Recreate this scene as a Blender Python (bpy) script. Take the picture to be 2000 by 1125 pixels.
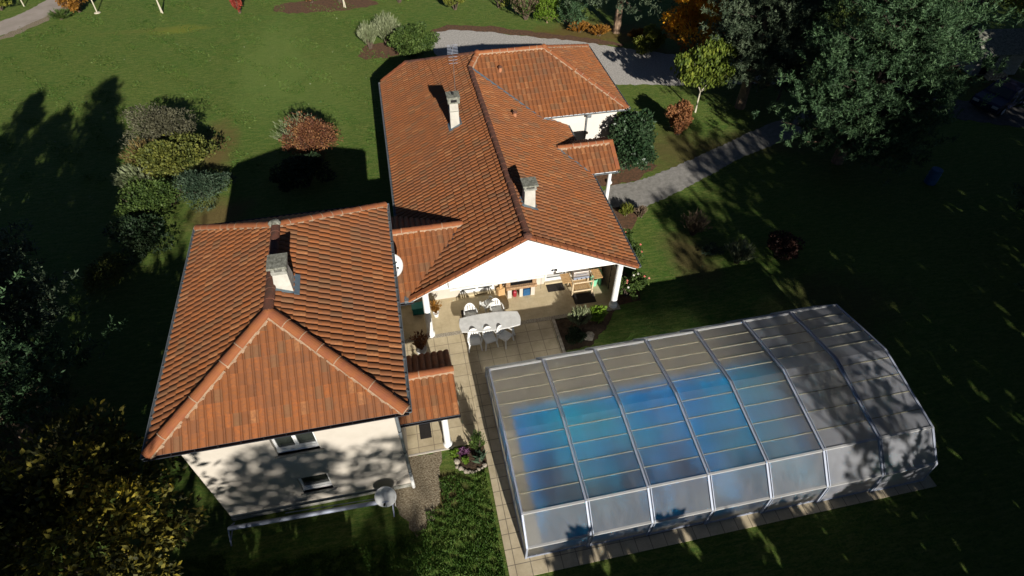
import bpy, bmesh, math, random
import numpy as np
from mathutils import Vector, Matrix
R = math.radians
sc = bpy.context.scene
col = sc.collection
for o in list(bpy.data.objects): bpy.data.objects.remove(o)

# ---------------------------------------------------------------- camera
cd = bpy.data.cameras.new("camera"); cam = bpy.data.objects.new("camera", cd); col.objects.link(cam)
FPX, PITCH, YAW, ROLL, CH = 1176.53, 0.812572, 0.213297, 0.0078626, 20.0
fw = Vector((math.sin(YAW)*math.cos(PITCH), math.cos(YAW)*math.cos(PITCH), -math.sin(PITCH)))
rt = Vector((math.cos(YAW), -math.sin(YAW), 0)); up = rt.cross(fw)
r2 = rt*math.cos(ROLL)+up*math.sin(ROLL); u2 = -rt*math.sin(ROLL)+up*math.cos(ROLL)
cam.matrix_world = Matrix(((r2.x,u2.x,-fw.x,0),(r2.y,u2.y,-fw.y,0),(r2.z,u2.z,-fw.z,CH),(0,0,0,1)))
cd.sensor_width = 36; cd.lens = 36*FPX/2000; cd.clip_start = .1; cd.clip_end = 600
sc.camera = cam
# ---------------------------------------------------------------- light
w = bpy.data.worlds.new("World"); sc.world = w; w.use_nodes = True
nt = w.node_tree; bg = nt.nodes['Background']
sky = nt.nodes.new('ShaderNodeTexSky'); sky.sky_type = 'NISHITA'; sky.sun_disc = False
SUN = Vector((-.25, 2.3, -1)).normalized()
ELEV = math.asin(-SUN.z)
sky.air_density = .35; sky.dust_density = .15; sky.altitude = 2000; sky.sun_elevation = ELEV; sky.sun_rotation = math.atan2(-SUN.x, -SUN.y)
nt.links.new(sky.outputs[0], bg.inputs[0]); bg.inputs[1].default_value = .05
sd = bpy.data.lights.new("sun", 'SUN'); sd.energy = 5.0; sd.angle = R(.55); sd.color = (1, .95, .87)
so = bpy.data.objects.new("sun", sd); col.objects.link(so); so.rotation_euler = SUN.to_track_quat('-Z', 'Y').to_euler(); so.location = (0,-20,30)
sc.view_settings.view_transform = 'Standard'; sc.view_settings.look = 'None'; sc.view_settings.gamma = 1
sc.view_settings.exposure = .47
try:
    sc.render.engine = 'CYCLES'; sc.cycles.use_denoising = True; sc.cycles.max_bounces = 8; sc.cycles.transparent_max_bounces = 24
    sc.cycles.caustics_refractive = True; sc.cycles.caustics_reflective = False
except Exception: pass

# ---------------------------------------------------------------- materials
def mat(name, c, rough=.8, metal=0, spec=.3, noise=None, bump=None, c2=None, nscale=3.0, coord='Object'):
    m = bpy.data.materials.new(name); m.use_nodes = True; t = m.node_tree; n = t.nodes; p = n['Principled BSDF']
    p.inputs['Roughness'].default_value = rough; p.inputs['Metallic'].default_value = metal
    p.inputs['Specular IOR Level'].default_value = spec
    p.inputs['Base Color'].default_value = (*c, 1)
    tc = n.new('ShaderNodeTexCoord')
    if c2 is None: c2 = tuple(x*.86 for x in c)
    nz = n.new('ShaderNodeTexNoise'); nz.inputs['Scale'].default_value = nscale; nz.inputs['Detail'].default_value = 6; nz.inputs['Roughness'].default_value = .65
    t.links.new(tc.outputs[coord], nz.inputs['Vector'])
    rp = n.new('ShaderNodeValToRGB'); rp.color_ramp.elements[0].position = .35; rp.color_ramp.elements[1].position = .65
    rp.color_ramp.elements[0].color = (*c2, 1); rp.color_ramp.elements[1].color = (*c, 1)
    t.links.new(nz.outputs['Fac'], rp.inputs[0]); t.links.new(rp.outputs[0], p.inputs['Base Color'])
    if bump:
        nb = n.new('ShaderNodeTexNoise'); nb.inputs['Scale'].default_value = bump[0]; nb.inputs['Detail'].default_value = 4
        t.links.new(tc.outputs[coord], nb.inputs['Vector'])
        b = n.new('ShaderNodeBump'); b.inputs['Strength'].default_value = bump[1]; b.inputs['Distance'].default_value = .05
        t.links.new(nb.outputs['Fac'], b.inputs['Height']); t.links.new(b.outputs[0], p.inputs['Normal'])
    return m
def mixc(t, fac, a, b):
    x = t.nodes.new('ShaderNodeMix'); x.data_type = 'RGBA'
    for s, v in ((0, fac), (6, a), (7, b)):
        if hasattr(v, 'links') or hasattr(v, 'is_linked'): t.links.new(v, x.inputs[s])
        elif isinstance(v, tuple): x.inputs[s].default_value = (*v, 1)
        else: x.inputs[s].default_value = v
    return x.outputs[2]
def leafmat(name, cols, trans=.25, rough=.6, clump=1.2):
    m = bpy.data.materials.new(name); m.use_nodes = True; t = m.node_tree; n = t.nodes; p = n['Principled BSDF']
    g = n.new('ShaderNodeNewGeometry'); rp = n.new('ShaderNodeValToRGB'); rp.color_ramp.interpolation = 'LINEAR'
    e = rp.color_ramp.elements
    while len(e) < len(cols): e.new(.5)
    for i, c in enumerate(cols): e[i].position = i/(len(cols)-1) if len(cols) > 1 else 0; e[i].color = (*c, 1)
    tc = n.new('ShaderNodeTexCoord'); nz = n.new('ShaderNodeTexNoise'); nz.inputs['Scale'].default_value = clump; nz.inputs['Detail'].default_value = 2
    t.links.new(tc.outputs['Object'], nz.inputs['Vector'])
    a = n.new('ShaderNodeMath'); a.operation = 'MULTIPLY_ADD'; a.inputs[1].default_value = .55
    t.links.new(g.outputs['Random Per Island'], a.inputs[0])
    b = n.new('ShaderNodeMath'); b.operation = 'MULTIPLY_ADD'; b.inputs[1].default_value = 1.6; b.inputs[2].default_value = -.58
    t.links.new(nz.outputs['Fac'], b.inputs[0]); t.links.new(b.outputs[0], a.inputs[2])
    t.links.new(a.outputs[0], rp.inputs[0]); t.links.new(rp.outputs[0], p.inputs['Base Color'])
    p.inputs['Roughness'].default_value = rough; p.inputs['Specular IOR Level'].default_value = .25
    tr = n.new('ShaderNodeBsdfTranslucent'); t.links.new(rp.outputs[0], tr.inputs[0])
    mx = n.new('ShaderNodeMixShader'); mx.inputs[0].default_value = trans
    t.links.new(p.outputs[0], mx.inputs[1]); t.links.new(tr.outputs[0], mx.inputs[2]); t.links.new(mx.outputs[0], n['Material Output'].inputs[0])
    return m
M = {}
M['render_beige'] = mat('render_beige', (.50,.455,.39), .9, bump=(60,.15), c2=(.46,.415,.35), nscale=1.5)
M['render_grey'] = mat('render_grey', (.50,.48,.42), .9, bump=(60,.15), c2=(.40,.38,.33), nscale=3)
M['render_wing'] = mat('render_wing', (.62,.575,.52), .9, bump=(60,.12), c2=(.58,.535,.48), nscale=1.2)
M['render_white'] = mat('render_white', (.82,.81,.77), .85, bump=(60,.1), c2=(.78,.77,.73), nscale=1.5)
M['white_paint'] = mat('white_paint', (.8,.8,.78), .5)
M['plastic_white'] = mat('plastic_white', (.74,.74,.72), .4, c2=(.66,.66,.63), nscale=5)
M['plastic_grey'] = mat('plastic_grey', (.70,.70,.68), .45, c2=(.55,.55,.53), nscale=3)
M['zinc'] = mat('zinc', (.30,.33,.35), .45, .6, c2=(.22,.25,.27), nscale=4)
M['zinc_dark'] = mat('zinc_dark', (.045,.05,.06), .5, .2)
M['flashing'] = mat('flashing', (.20,.26,.30), .5, .4, c2=(.14,.19,.23), nscale=5)
M['alu'] = mat('alu', (.30,.33,.40), .6, .3, c2=(.33,.36,.43), nscale=6)
M['bar_pale'] = mat('bar_pale', (.30,.285,.21), .5, c2=(.22,.21,.15), nscale=3)
M['alu_white'] = mat('alu_white', (.48,.48,.47), .4, .1)
M['concrete'] = mat('concrete', (.34,.33,.30), .9, bump=(40,.3), c2=(.20,.20,.16), nscale=8)
M['lichen'] = mat('lichen', (.30,.30,.25), .95, bump=(50,.5), c2=(.10,.10,.075), nscale=9)
M['mortar'] = mat('mortar', (.45,.31,.20), .95, bump=(60,.5), c2=(.30,.20,.13), nscale=9)
M['ridge'] = mat('ridge', (.29,.102,.033), .85, bump=(40,.3), c2=(.23,.075,.036), nscale=2.5)
M['ridge_old'] = mat('ridge_old', (.17,.065,.04), .9, bump=(40,.4), c2=(.09,.05,.035), nscale=3.5)
M['deck_wood'] = mat('deck_wood', (.10,.07,.05), .9)
M['black'] = mat('black', (.012,.012,.013), .6)
M['mat_dark'] = mat('mat_dark', (.030,.026,.024), .95, bump=(200,.4), c2=(.02,.017,.016), nscale=20)
M['glass_dark'] = mat('glass_dark', (.03,.035,.03), .05, 0, .8)
M['stone'] = mat('stone', (.45,.30,.17), .9, bump=(25,.6), c2=(.22,.12,.06), nscale=12)
M['wood'] = mat('wood', (.55,.36,.17), .6, c2=(.42,.25,.11), nscale=14)
M['wood_pale'] = mat('wood_pale', (.62,.50,.33), .6, c2=(.5,.38,.24), nscale=14)
M['steel'] = mat('steel', (.35,.31,.28), .35, .7)
M['red'] = mat('red', (.28,.02,.03), .4)
M['blue'] = mat('blue', (.02,.09,.20), .5)
M['teal'] = mat('teal', (.01,.16,.15), .5)
M['mint'] = mat('mint', (.22,.58,.36), .5)
M['green_dark'] = mat('green_dark', (.02,.09,.05), .6)
M['terracotta'] = mat('terracotta', (.42,.18,.09), .8)
M['soil'] = mat('soil', (.085,.055,.032), 1, bump=(14,.9), c2=(.035,.022,.014), nscale=5)
M['mulch'] = mat('mulch', (.17,.085,.045), 1, bump=(22,.9), c2=(.07,.045,.025), nscale=6)
M['rock'] = mat('rock', (.48,.42,.33), .9, bump=(12,.7), c2=(.22,.19,.15), nscale=6)
M['bark'] = mat('bark', (.14,.10,.07), .95, bump=(18,.8), c2=(.06,.045,.035), nscale=5)
M['bark_dark'] = mat('bark_dark', (.07,.05,.038), .95, bump=(14,.8), c2=(.035,.026,.02), nscale=4)
M['bark_pine'] = mat('bark_pine', (.30,.20,.13), .95, bump=(14,.8), c2=(.13,.09,.06), nscale=4)
M['pale_post'] = mat('pale_post', (.55,.50,.38), .8)
M['navy'] = mat('navy', (.012,.018,.05), .25, .2, .6)
M['rubber'] = mat('rubber', (.015,.015,.015), .8)

def tilemat():
    m = bpy.data.materials.new('clay_tile'); m.use_nodes = True; t = m.node_tree; n = t.nodes; p = n['Principled BSDF']
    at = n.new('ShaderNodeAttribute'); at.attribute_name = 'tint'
    tc = n.new('ShaderNodeTexCoord')
    n1 = n.new('ShaderNodeTexNoise'); n1.inputs['Scale'].default_value = .55; n1.inputs['Detail'].default_value = 5; n1.inputs['Roughness'].default_value = .7
    t.links.new(tc.outputs['Object'], n1.inputs[0])
    r1 = n.new('ShaderNodeValToRGB'); r1.color_ramp.elements[0].position = .46; r1.color_ramp.elements[1].position = .70
    t.links.new(n1.outputs['Fac'], r1.inputs[0])
    mp = n.new('ShaderNodeMapping'); mp.inputs['Scale'].default_value = (1,1,1)
    n2 = n.new('ShaderNodeTexNoise'); n2.inputs['Scale'].default_value = 14; n2.inputs['Detail'].default_value = 6; n2.inputs['Roughness'].default_value = .7
    t.links.new(tc.outputs['Object'], n2.inputs[0])
    r2_ = n.new('ShaderNodeValToRGB'); r2_.color_ramp.elements[0].position = .3; r2_.color_ramp.elements[1].position = .62
    t.links.new(n2.outputs['Fac'], r2_.inputs[0])
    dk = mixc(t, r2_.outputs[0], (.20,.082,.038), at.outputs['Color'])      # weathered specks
    f = n.new('ShaderNodeMath'); f.operation = 'MULTIPLY'; f.inputs[1].default_value = .38
    t.links.new(r1.outputs[0], f.inputs[0])
    out = mixc(t, f.outputs[0], dk, (.13,.075,.05))                        # broad sooty patches
    t.links.new(out, p.inputs['Base Color']); p.inputs['Roughness'].default_value = .75; p.inputs['Specular IOR Level'].default_value = .25
    b = n.new('ShaderNodeBump'); b.inputs['Strength'].default_value = .25; b.inputs['Distance'].default_value = .02
    t.links.new(n2.outputs['Fac'], b.inputs['Height']); t.links.new(b.outputs[0], p.inputs['Normal'])
    return m
M['tile'] = tilemat()

def grassmat():
    m = bpy.data.materials.new('grass_lawn'); m.use_nodes = True; t = m.node_tree; n = t.nodes; p = n['Principled BSDF']
    tc = n.new('ShaderNodeTexCoord')
    def nz(s, d=5, r=.6, sc_=(1,1,1), rot=0):
        mp = n.new('ShaderNodeMapping'); mp.inputs['Scale'].default_value = sc_; mp.inputs['Rotation'].default_value = (0,0,rot)
        t.links.new(tc.outputs['Object'], mp.inputs[0])
        x = n.new('ShaderNodeTexNoise'); x.inputs['Scale'].default_value = s; x.inputs['Detail'].default_value = d; x.inputs['Roughness'].default_value = r
        t.links.new(mp.outputs[0], x.inputs[0]); return x.outputs['Fac']
    def ramp(f, a, b):
        r = n.new('ShaderNodeValToRGB'); r.color_ramp.elements[0].position = a; r.color_ramp.elements[1].position = b
        t.links.new(f, r.inputs[0]); return r.outputs[0]
    c = mixc(t, ramp(nz(.09, 4), .38, .62), (.120,.240,.036), (.200,.270,.050))
    c = mixc(t, ramp(nz(.35, 6, .7, (1,2.2,1), .3), .42, .68), c, (.195,.235,.048))
    c = mixc(t, ramp(nz(.8, 5, .75, (1,3.5,1), -.15), .5, .78), c, (.065,.19,.034))
    c = mixc(t, ramp(nz(9, 6, .8), .33, .68), (.050,.100,.018), c)
    c = mixc(t, ramp(nz(45, 3, .8), .60, .80), c, (.19,.21,.06))
    c = mixc(t, ramp(nz(1.6, 6, .85, (1,4,1), .08), .47, .60), c, (.20,.235,.062))
    c = mixc(t, ramp(nz(3.1, 6, .85, (1,3,1), -.05), .52, .62), c, (.052,.125,.024))
    # worn yellow patches, each at its own place in the lawn
    def patch(cx, cy, rx, ry, colr, c, k=.8):
        mp = n.new('ShaderNodeMapping'); mp.vector_type = 'POINT'
        mp.inputs['Location'].default_value = (-cx/rx, -cy/ry, 0); mp.inputs['Scale'].default_value = (1/rx, 1/ry, 1)
        t.links.new(tc.outputs['Object'], mp.inputs[0])
        ln = n.new('ShaderNodeVectorMath'); ln.operation = 'LENGTH'; t.links.new(mp.outputs[0], ln.inputs[0])
        ad = n.new('ShaderNodeMath'); ad.operation = 'MULTIPLY_ADD'; ad.inputs[1].default_value = 1.6
        t.links.new(nz(.9, 5, .7), ad.inputs[0]); t.links.new(ln.outputs['Value'], ad.inputs[2])
        mr = n.new('ShaderNodeMapRange'); mr.inputs['From Min'].default_value = 1.25; mr.inputs['From Max'].default_value = 2.0
        t.links.new(ad.outputs[0], mr.inputs['Value']); r = mr.outputs[0]
        iv = n.new('ShaderNodeMath'); iv.operation = 'MULTIPLY_ADD'; iv.inputs[1].default_value = -k; iv.inputs[2].default_value = k
        t.links.new(r, iv.inputs[0]); return mixc(t, iv.outputs[0], c, colr)
    c = patch(-15.4, 50.3, 2.2, .8, (.24,.26,.04), c, .7)
    c = patch(-18.5, 50.6, 4, .5, (.17,.19,.045), c, .6)
    c = patch(-8, 43, 2.6, 8, (.19,.27,.065), c, .5)
    c = patch(-4.5, 38, 2.5, 7, (.18,.25,.06), c, .35)
    c = patch(-10.6, 33, 1.2, 3, (.19,.13,.05), c, .8)
    c = patch(-9.6, 26.5, 1.6, 1.6, (.20,.13,.055), c, .8)
    c = patch(15.9, 27.5, 2.2, 2.5, (.15,.11,.045), c, .7)
    c = patch(12.8, 18.8, 1.2, 2.2, (.14,.10,.045), c, .8)
    c = patch(-.4, 9.6, .9, .8, (.18,.12,.06), c, .8)
    c = patch(14.8, 43.4, 5.5, 2.4, (.17,.11,.035), c, .85)
    c = patch(18.2, 38.6, 3.5, 2, (.15,.105,.04), c, .7)
    c = patch(21.5, 27.4, 5, 1.6, (.15,.11,.05), c, .6)
    c = patch(38, 34, 8, 5, (.12,.07,.03), c, .8)
    c = patch(-16, 14, 3, 4, (.13,.07,.035), c, .8)
    c = patch(18, 14.5, 3.5, 2.2, (.12,.09,.04), c, .6)
    t.links.new(c, p.inputs['Base Color']); p.inputs['Roughness'].default_value = .9; p.inputs['Specular IOR Level'].default_value = .1
    b = n.new('ShaderNodeBump'); b.inputs['Strength'].default_value = 1; b.inputs['Distance'].default_value = .12
    t.links.new(nz(11, 6, .9), b.inputs['Height']); t.links.new(b.outputs[0], p.inputs['Normal'])
    return m
M['grass'] = grassmat()

def tilefloor(name, c, c2, joint, ox, oy, s, jw=.012):
    m = bpy.data.materials.new(name); m.use_nodes = True; t = m.node_tree; n = t.nodes; p = n['Principled BSDF']
    tc = n.new('ShaderNodeTexCoord'); mp = n.new('ShaderNodeMapping'); mp.inputs['Location'].default_value = (-ox, -oy, 0)
    t.links.new(tc.outputs['Object'], mp.inputs[0])
    br = n.new('ShaderNodeTexBrick'); br.offset = 0; br.inputs['Scale'].default_value = 1; br.inputs['Brick Width'].default_value = s; br.inputs['Row Height'].default_value = s
    br.inputs['Mortar Size'].default_value = jw; br.inputs['Mortar Smooth'].default_value = .2; br.inputs['Bias'].default_value = 0
    br.inputs['Color1'].default_value = (*c,1); br.inputs['Color2'].default_value = (*c2,1); br.inputs['Mortar'].default_value = (*joint,1)
    t.links.new(mp.outputs[0], br.inputs['Vector'])
    nz = n.new('ShaderNodeTexNoise'); nz.inputs['Scale'].default_value = 1.7; nz.inputs['Detail'].default_value = 7; nz.inputs['Roughness'].default_value = .75
    t.links.new(tc.outputs['Object'], nz.inputs[0])
    r = n.new('ShaderNodeValToRGB'); r.color_ramp.elements[0].position = .35; r.color_ramp.elements[1].position = .7
    r.color_ramp.elements[0].color = (.72,.70,.66,1); r.color_ramp.elements[1].color = (1,1,1,1); t.links.new(nz.outputs['Fac'], r.inputs[0])
    x = n.new('ShaderNodeMix'); x.data_type = 'RGBA'; x.blend_type = 'MULTIPLY'; x.inputs[0].default_value = 1
    t.links.new(br.outputs['Color'], x.inputs[6]); t.links.new(r.outputs[0], x.inputs[7]); t.links.new(x.outputs[2], p.inputs['Base Color'])
    p.inputs['Roughness'].default_value = .7
    return m
M['terrace'] = tilefloor('terrace_tile', (.60,.51,.34), (.55,.46,.31), (.26,.21,.15), .15, .03, .565)
M['porch_floor'] = tilefloor('porch_tile', (.56,.47,.30), (.55,.46,.30), (.48,.40,.26), .15, .03, .4, .006)
M['coping'] = tilefloor('coping_tile', (.58,.49,.34), (.52,.44,.30), (.20,.17,.13), .1, .1, .5, .014)
M['gravel'] = mat('gravel', (.55,.52,.48), 1, bump=(30,.8), c2=(.30,.28,.25), nscale=9)
M['gravel_fine'] = mat('gravel_fine', (.34,.29,.20), 1, bump=(24,1.0), c2=(.12,.085,.05), nscale=16)
M['road'] = mat('road', (.36,.31,.27), .95, bump=(18,.4), c2=(.28,.24,.20), nscale=.8)
M['path'] = mat('path', (.31,.295,.27), .95, bump=(20,.6), c2=(.20,.19,.17), nscale=4)
M['lane'] = mat('lane', (.11,.105,.10), .95, bump=(20,.7), c2=(.06,.058,.055), nscale=3)
M['pebble'] = mat('pebble', (.62,.56,.44), .9, bump=(45,1.0), c2=(.16,.13,.10), nscale=28)
M['liner'] = mat('liner', (.06,.48,.85), .6, c2=(.05,.42,.80), nscale=2)

def watermat():
    m = bpy.data.materials.new('pool_water'); m.use_nodes = True; t = m.node_tree; n = t.nodes
    for x in list(n):
        if x.type != 'OUTPUT_MATERIAL': n.remove(x)
    tr = n.new('ShaderNodeBsdfTransparent'); tr.inputs[0].default_value = (.25,.78,.95,1)
    df = n.new('ShaderNodeBsdfDiffuse'); df.inputs[0].default_value = (.02,.42,.85,1)
    tcw = n.new('ShaderNodeTexCoord'); nw = n.new('ShaderNodeTexNoise'); nw.inputs['Scale'].default_value = .28; nw.inputs['Detail'].default_value = 3; t.links.new(tcw.outputs['Object'], nw.inputs[0])
    rw = n.new('ShaderNodeValToRGB'); rw.color_ramp.elements[0].position = .42; rw.color_ramp.elements[1].position = .62; rw.color_ramp.elements[0].color = (.012,.34,.84,1); rw.color_ramp.elements[1].color = (.02,.52,.78,1)
    t.links.new(nw.outputs['Fac'], rw.inputs[0]); t.links.new(rw.outputs[0], df.inputs[0])
    gl = n.new('ShaderNodeBsdfGlossy'); gl.inputs['Roughness'].default_value = .03
    m1 = n.new('ShaderNodeMixShader'); m1.inputs[0].default_value = .72; t.links.new(tr.outputs[0], m1.inputs[1]); t.links.new(df.outputs[0], m1.inputs[2])
    fr = n.new('ShaderNodeFresnel'); fr.inputs[0].default_value = 1.33
    m2 = n.new('ShaderNodeMixShader'); t.links.new(fr.outputs[0], m2.inputs[0]); t.links.new(m1.outputs[0], m2.inputs[1]); t.links.new(gl.outputs[0], m2.inputs[2])
    t.links.new(m2.outputs[0], n['Material Output'].inputs[0]); return m
M['water'] = watermat()
def polymat(name, haze, c=(.36,.345,.34)):
    m = bpy.data.materials.new(name); m.use_nodes = True; t = m.node_tree; n = t.nodes
    for x in list(n):
        if x.type != 'OUTPUT_MATERIAL': n.remove(x)
    tc = n.new('ShaderNodeTexCoord')
    nz = n.new('ShaderNodeTexNoise'); nz.inputs['Scale'].default_value = .9; nz.inputs['Detail'].default_value = 8; nz.inputs['Roughness'].default_value = .72
    mp = n.new('ShaderNodeMapping'); mp.inputs['Scale'].default_value = (1.6,.35,1); t.links.new(tc.outputs['Object'], mp.inputs[0]); t.links.new(mp.outputs[0], nz.inputs[0])
    r = n.new('ShaderNodeMapRange'); r.inputs['From Min'].default_value = .3; r.inputs['From Max'].default_value = .7
    r.inputs['To Min'].default_value = max(0, haze-.16); r.inputs['To Max'].default_value = haze+.18; t.links.new(nz.outputs['Fac'], r.inputs['Value'])
    tr = n.new('ShaderNodeBsdfTransparent'); tr.inputs[0].default_value = (.78,.79,.81,1)
    rf = n.new('ShaderNodeBsdfRefraction'); rf.inputs['IOR'].default_value = 1.22; rf.inputs['Roughness'].default_value = .5; rf.inputs[0].default_value = (.88,.91,.94,1)
    df = n.new('ShaderNodeBsdfDiffuse'); df.inputs[0].default_value = (*c,1)
    tl = n.new('ShaderNodeBsdfTranslucent'); tl.inputs[0].default_value = (.6,.6,.6,1)
    gl = n.new('ShaderNodeBsdfGlossy'); gl.inputs['Roughness'].default_value = .62; gl.inputs[0].default_value = (.9,.95,1,1)
    a = n.new('ShaderNodeMixShader'); a.inputs[0].default_value = .72; t.links.new(tr.outputs[0], a.inputs[1]); t.links.new(rf.outputs[0], a.inputs[2])
    d = n.new('ShaderNodeMixShader'); d.inputs[0].default_value = .4; t.links.new(df.outputs[0], d.inputs[1]); t.links.new(tl.outputs[0], d.inputs[2])
    b = n.new('ShaderNodeMixShader'); t.links.new(r.outputs[0], b.inputs[0]); t.links.new(a.outputs[0], b.inputs[1]); t.links.new(d.outputs[0], b.inputs[2])
    e = n.new('ShaderNodeMixShader'); e.inputs[0].default_value = .03; t.links.new(b.outputs[0], e.inputs[1]); t.links.new(gl.outputs[0], e.inputs[2])
    t.links.new(e.outputs[0], n['Material Output'].inputs[0]); return m
M['poly'] = [polymat('polycarbonate_%s' % k, h, (.36,.345,.34) if k != 'worn' else (.38,.385,.42)) for k, h in (('clear', .17), ('hazy', .27), ('worn', .50), ('side', .04))]  # worn sections: bluish sky sheen painted into the haze colour

M['lf_evergreen'] = leafmat('lf_evergreen', [(.010,.028,.012),(.03,.06,.025),(.07,.11,.055)], .1, .35)
M['lf_greenbush'] = leafmat('lf_greenbush', [(.025,.05,.012),(.06,.10,.02),(.12,.17,.04)], .2)
M['lf_yellowgreen'] = leafmat('lf_yellowgreen', [(.06,.08,.015),(.17,.19,.03),(.26,.25,.04)], .3)
M['lf_olive'] = leafmat('lf_olive', [(.035,.05,.012),(.10,.115,.024),(.21,.21,.04)], .2)
M['lf_droop'] = leafmat('lf_droop', [(.035,.06,.01),(.10,.14,.018),(.22,.25,.035)], .2)
M['lf_rustolive'] = leafmat('lf_rustolive', [(.06,.045,.018),(.13,.09,.03),(.20,.16,.05)], .15)
M['lf_darkred'] = leafmat('lf_darkred', [(.02,.01,.008),(.05,.022,.015),(.09,.045,.03)], .1)
M['lf_purple'] = leafmat('lf_purple', [(.05,.015,.04),(.14,.05,.12),(.40,.22,.36)], .2)
M['lf_lime'] = leafmat('lf_lime', [(.06,.12,.01),(.14,.24,.02),(.24,.34,.05)], .3)
M['lf_greybrown'] = leafmat('lf_greybrown', [(.035,.034,.02),(.085,.082,.048),(.16,.155,.09)], .1)
M['lf_pale'] = leafmat('lf_pale', [(.10,.12,.05),(.20,.23,.12),(.34,.36,.22)], .15)
M['lf_blue'] = leafmat('lf_blue', [(.015,.032,.018),(.045,.075,.042),(.10,.14,.085)], .1)
M['lf_red'] = leafmat('lf_red', [(.12,.05,.025),(.26,.11,.045),(.38,.20,.08)], .2)
M['lf_redtip'] = leafmat('lf_redtip', [(.07,.028,.018),(.16,.062,.03),(.36,.19,.07)], .2, clump=2.2)
M['lf_orange'] = leafmat('lf_orange', [(.50,.16,.01),(.80,.36,.02),(.88,.52,.04)], .35)
M['lf_rust'] = leafmat('lf_rust', [(.14,.055,.01),(.26,.12,.02),(.36,.18,.03)], .25)
M['lf_yellow'] = leafmat('lf_yellow', [(.02,.022,.008),(.06,.062,.014),(.20,.17,.025),(.52,.40,.035)], .3, clump=.5)
M['lf_pine'] = leafmat('lf_pine', [(.016,.038,.016),(.05,.10,.042),(.13,.22,.095)], .15, clump=.9)
M['lf_pinegrey'] = leafmat('lf_pinegrey', [(.022,.038,.02),(.07,.10,.055),(.15,.19,.11)], .12, clump=.8)
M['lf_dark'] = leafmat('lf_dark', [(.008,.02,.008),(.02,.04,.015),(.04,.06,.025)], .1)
M['lf_twig'] = leafmat('lf_twig', [(.10,.07,.045),(.17,.12,.08),(.26,.20,.13)], .1)
M['lf_redcol'] = leafmat('lf_redcol', [(.16,.02,.02),(.3,.05,.03),(.4,.10,.05)], .2)
M['lf_rose'] = leafmat('lf_rose', [(.5,.08,.08),(.7,.2,.15),(.8,.6,.45)], .2)
M['lf_white'] = leafmat('lf_white', [(.7,.68,.55),(.8,.78,.7)], .2)
M['lf_grass'] = leafmat('lf_grass', [(.035,.085,.012),(.07,.14,.022),(.15,.20,.045)], .25, clump=.6)

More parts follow.
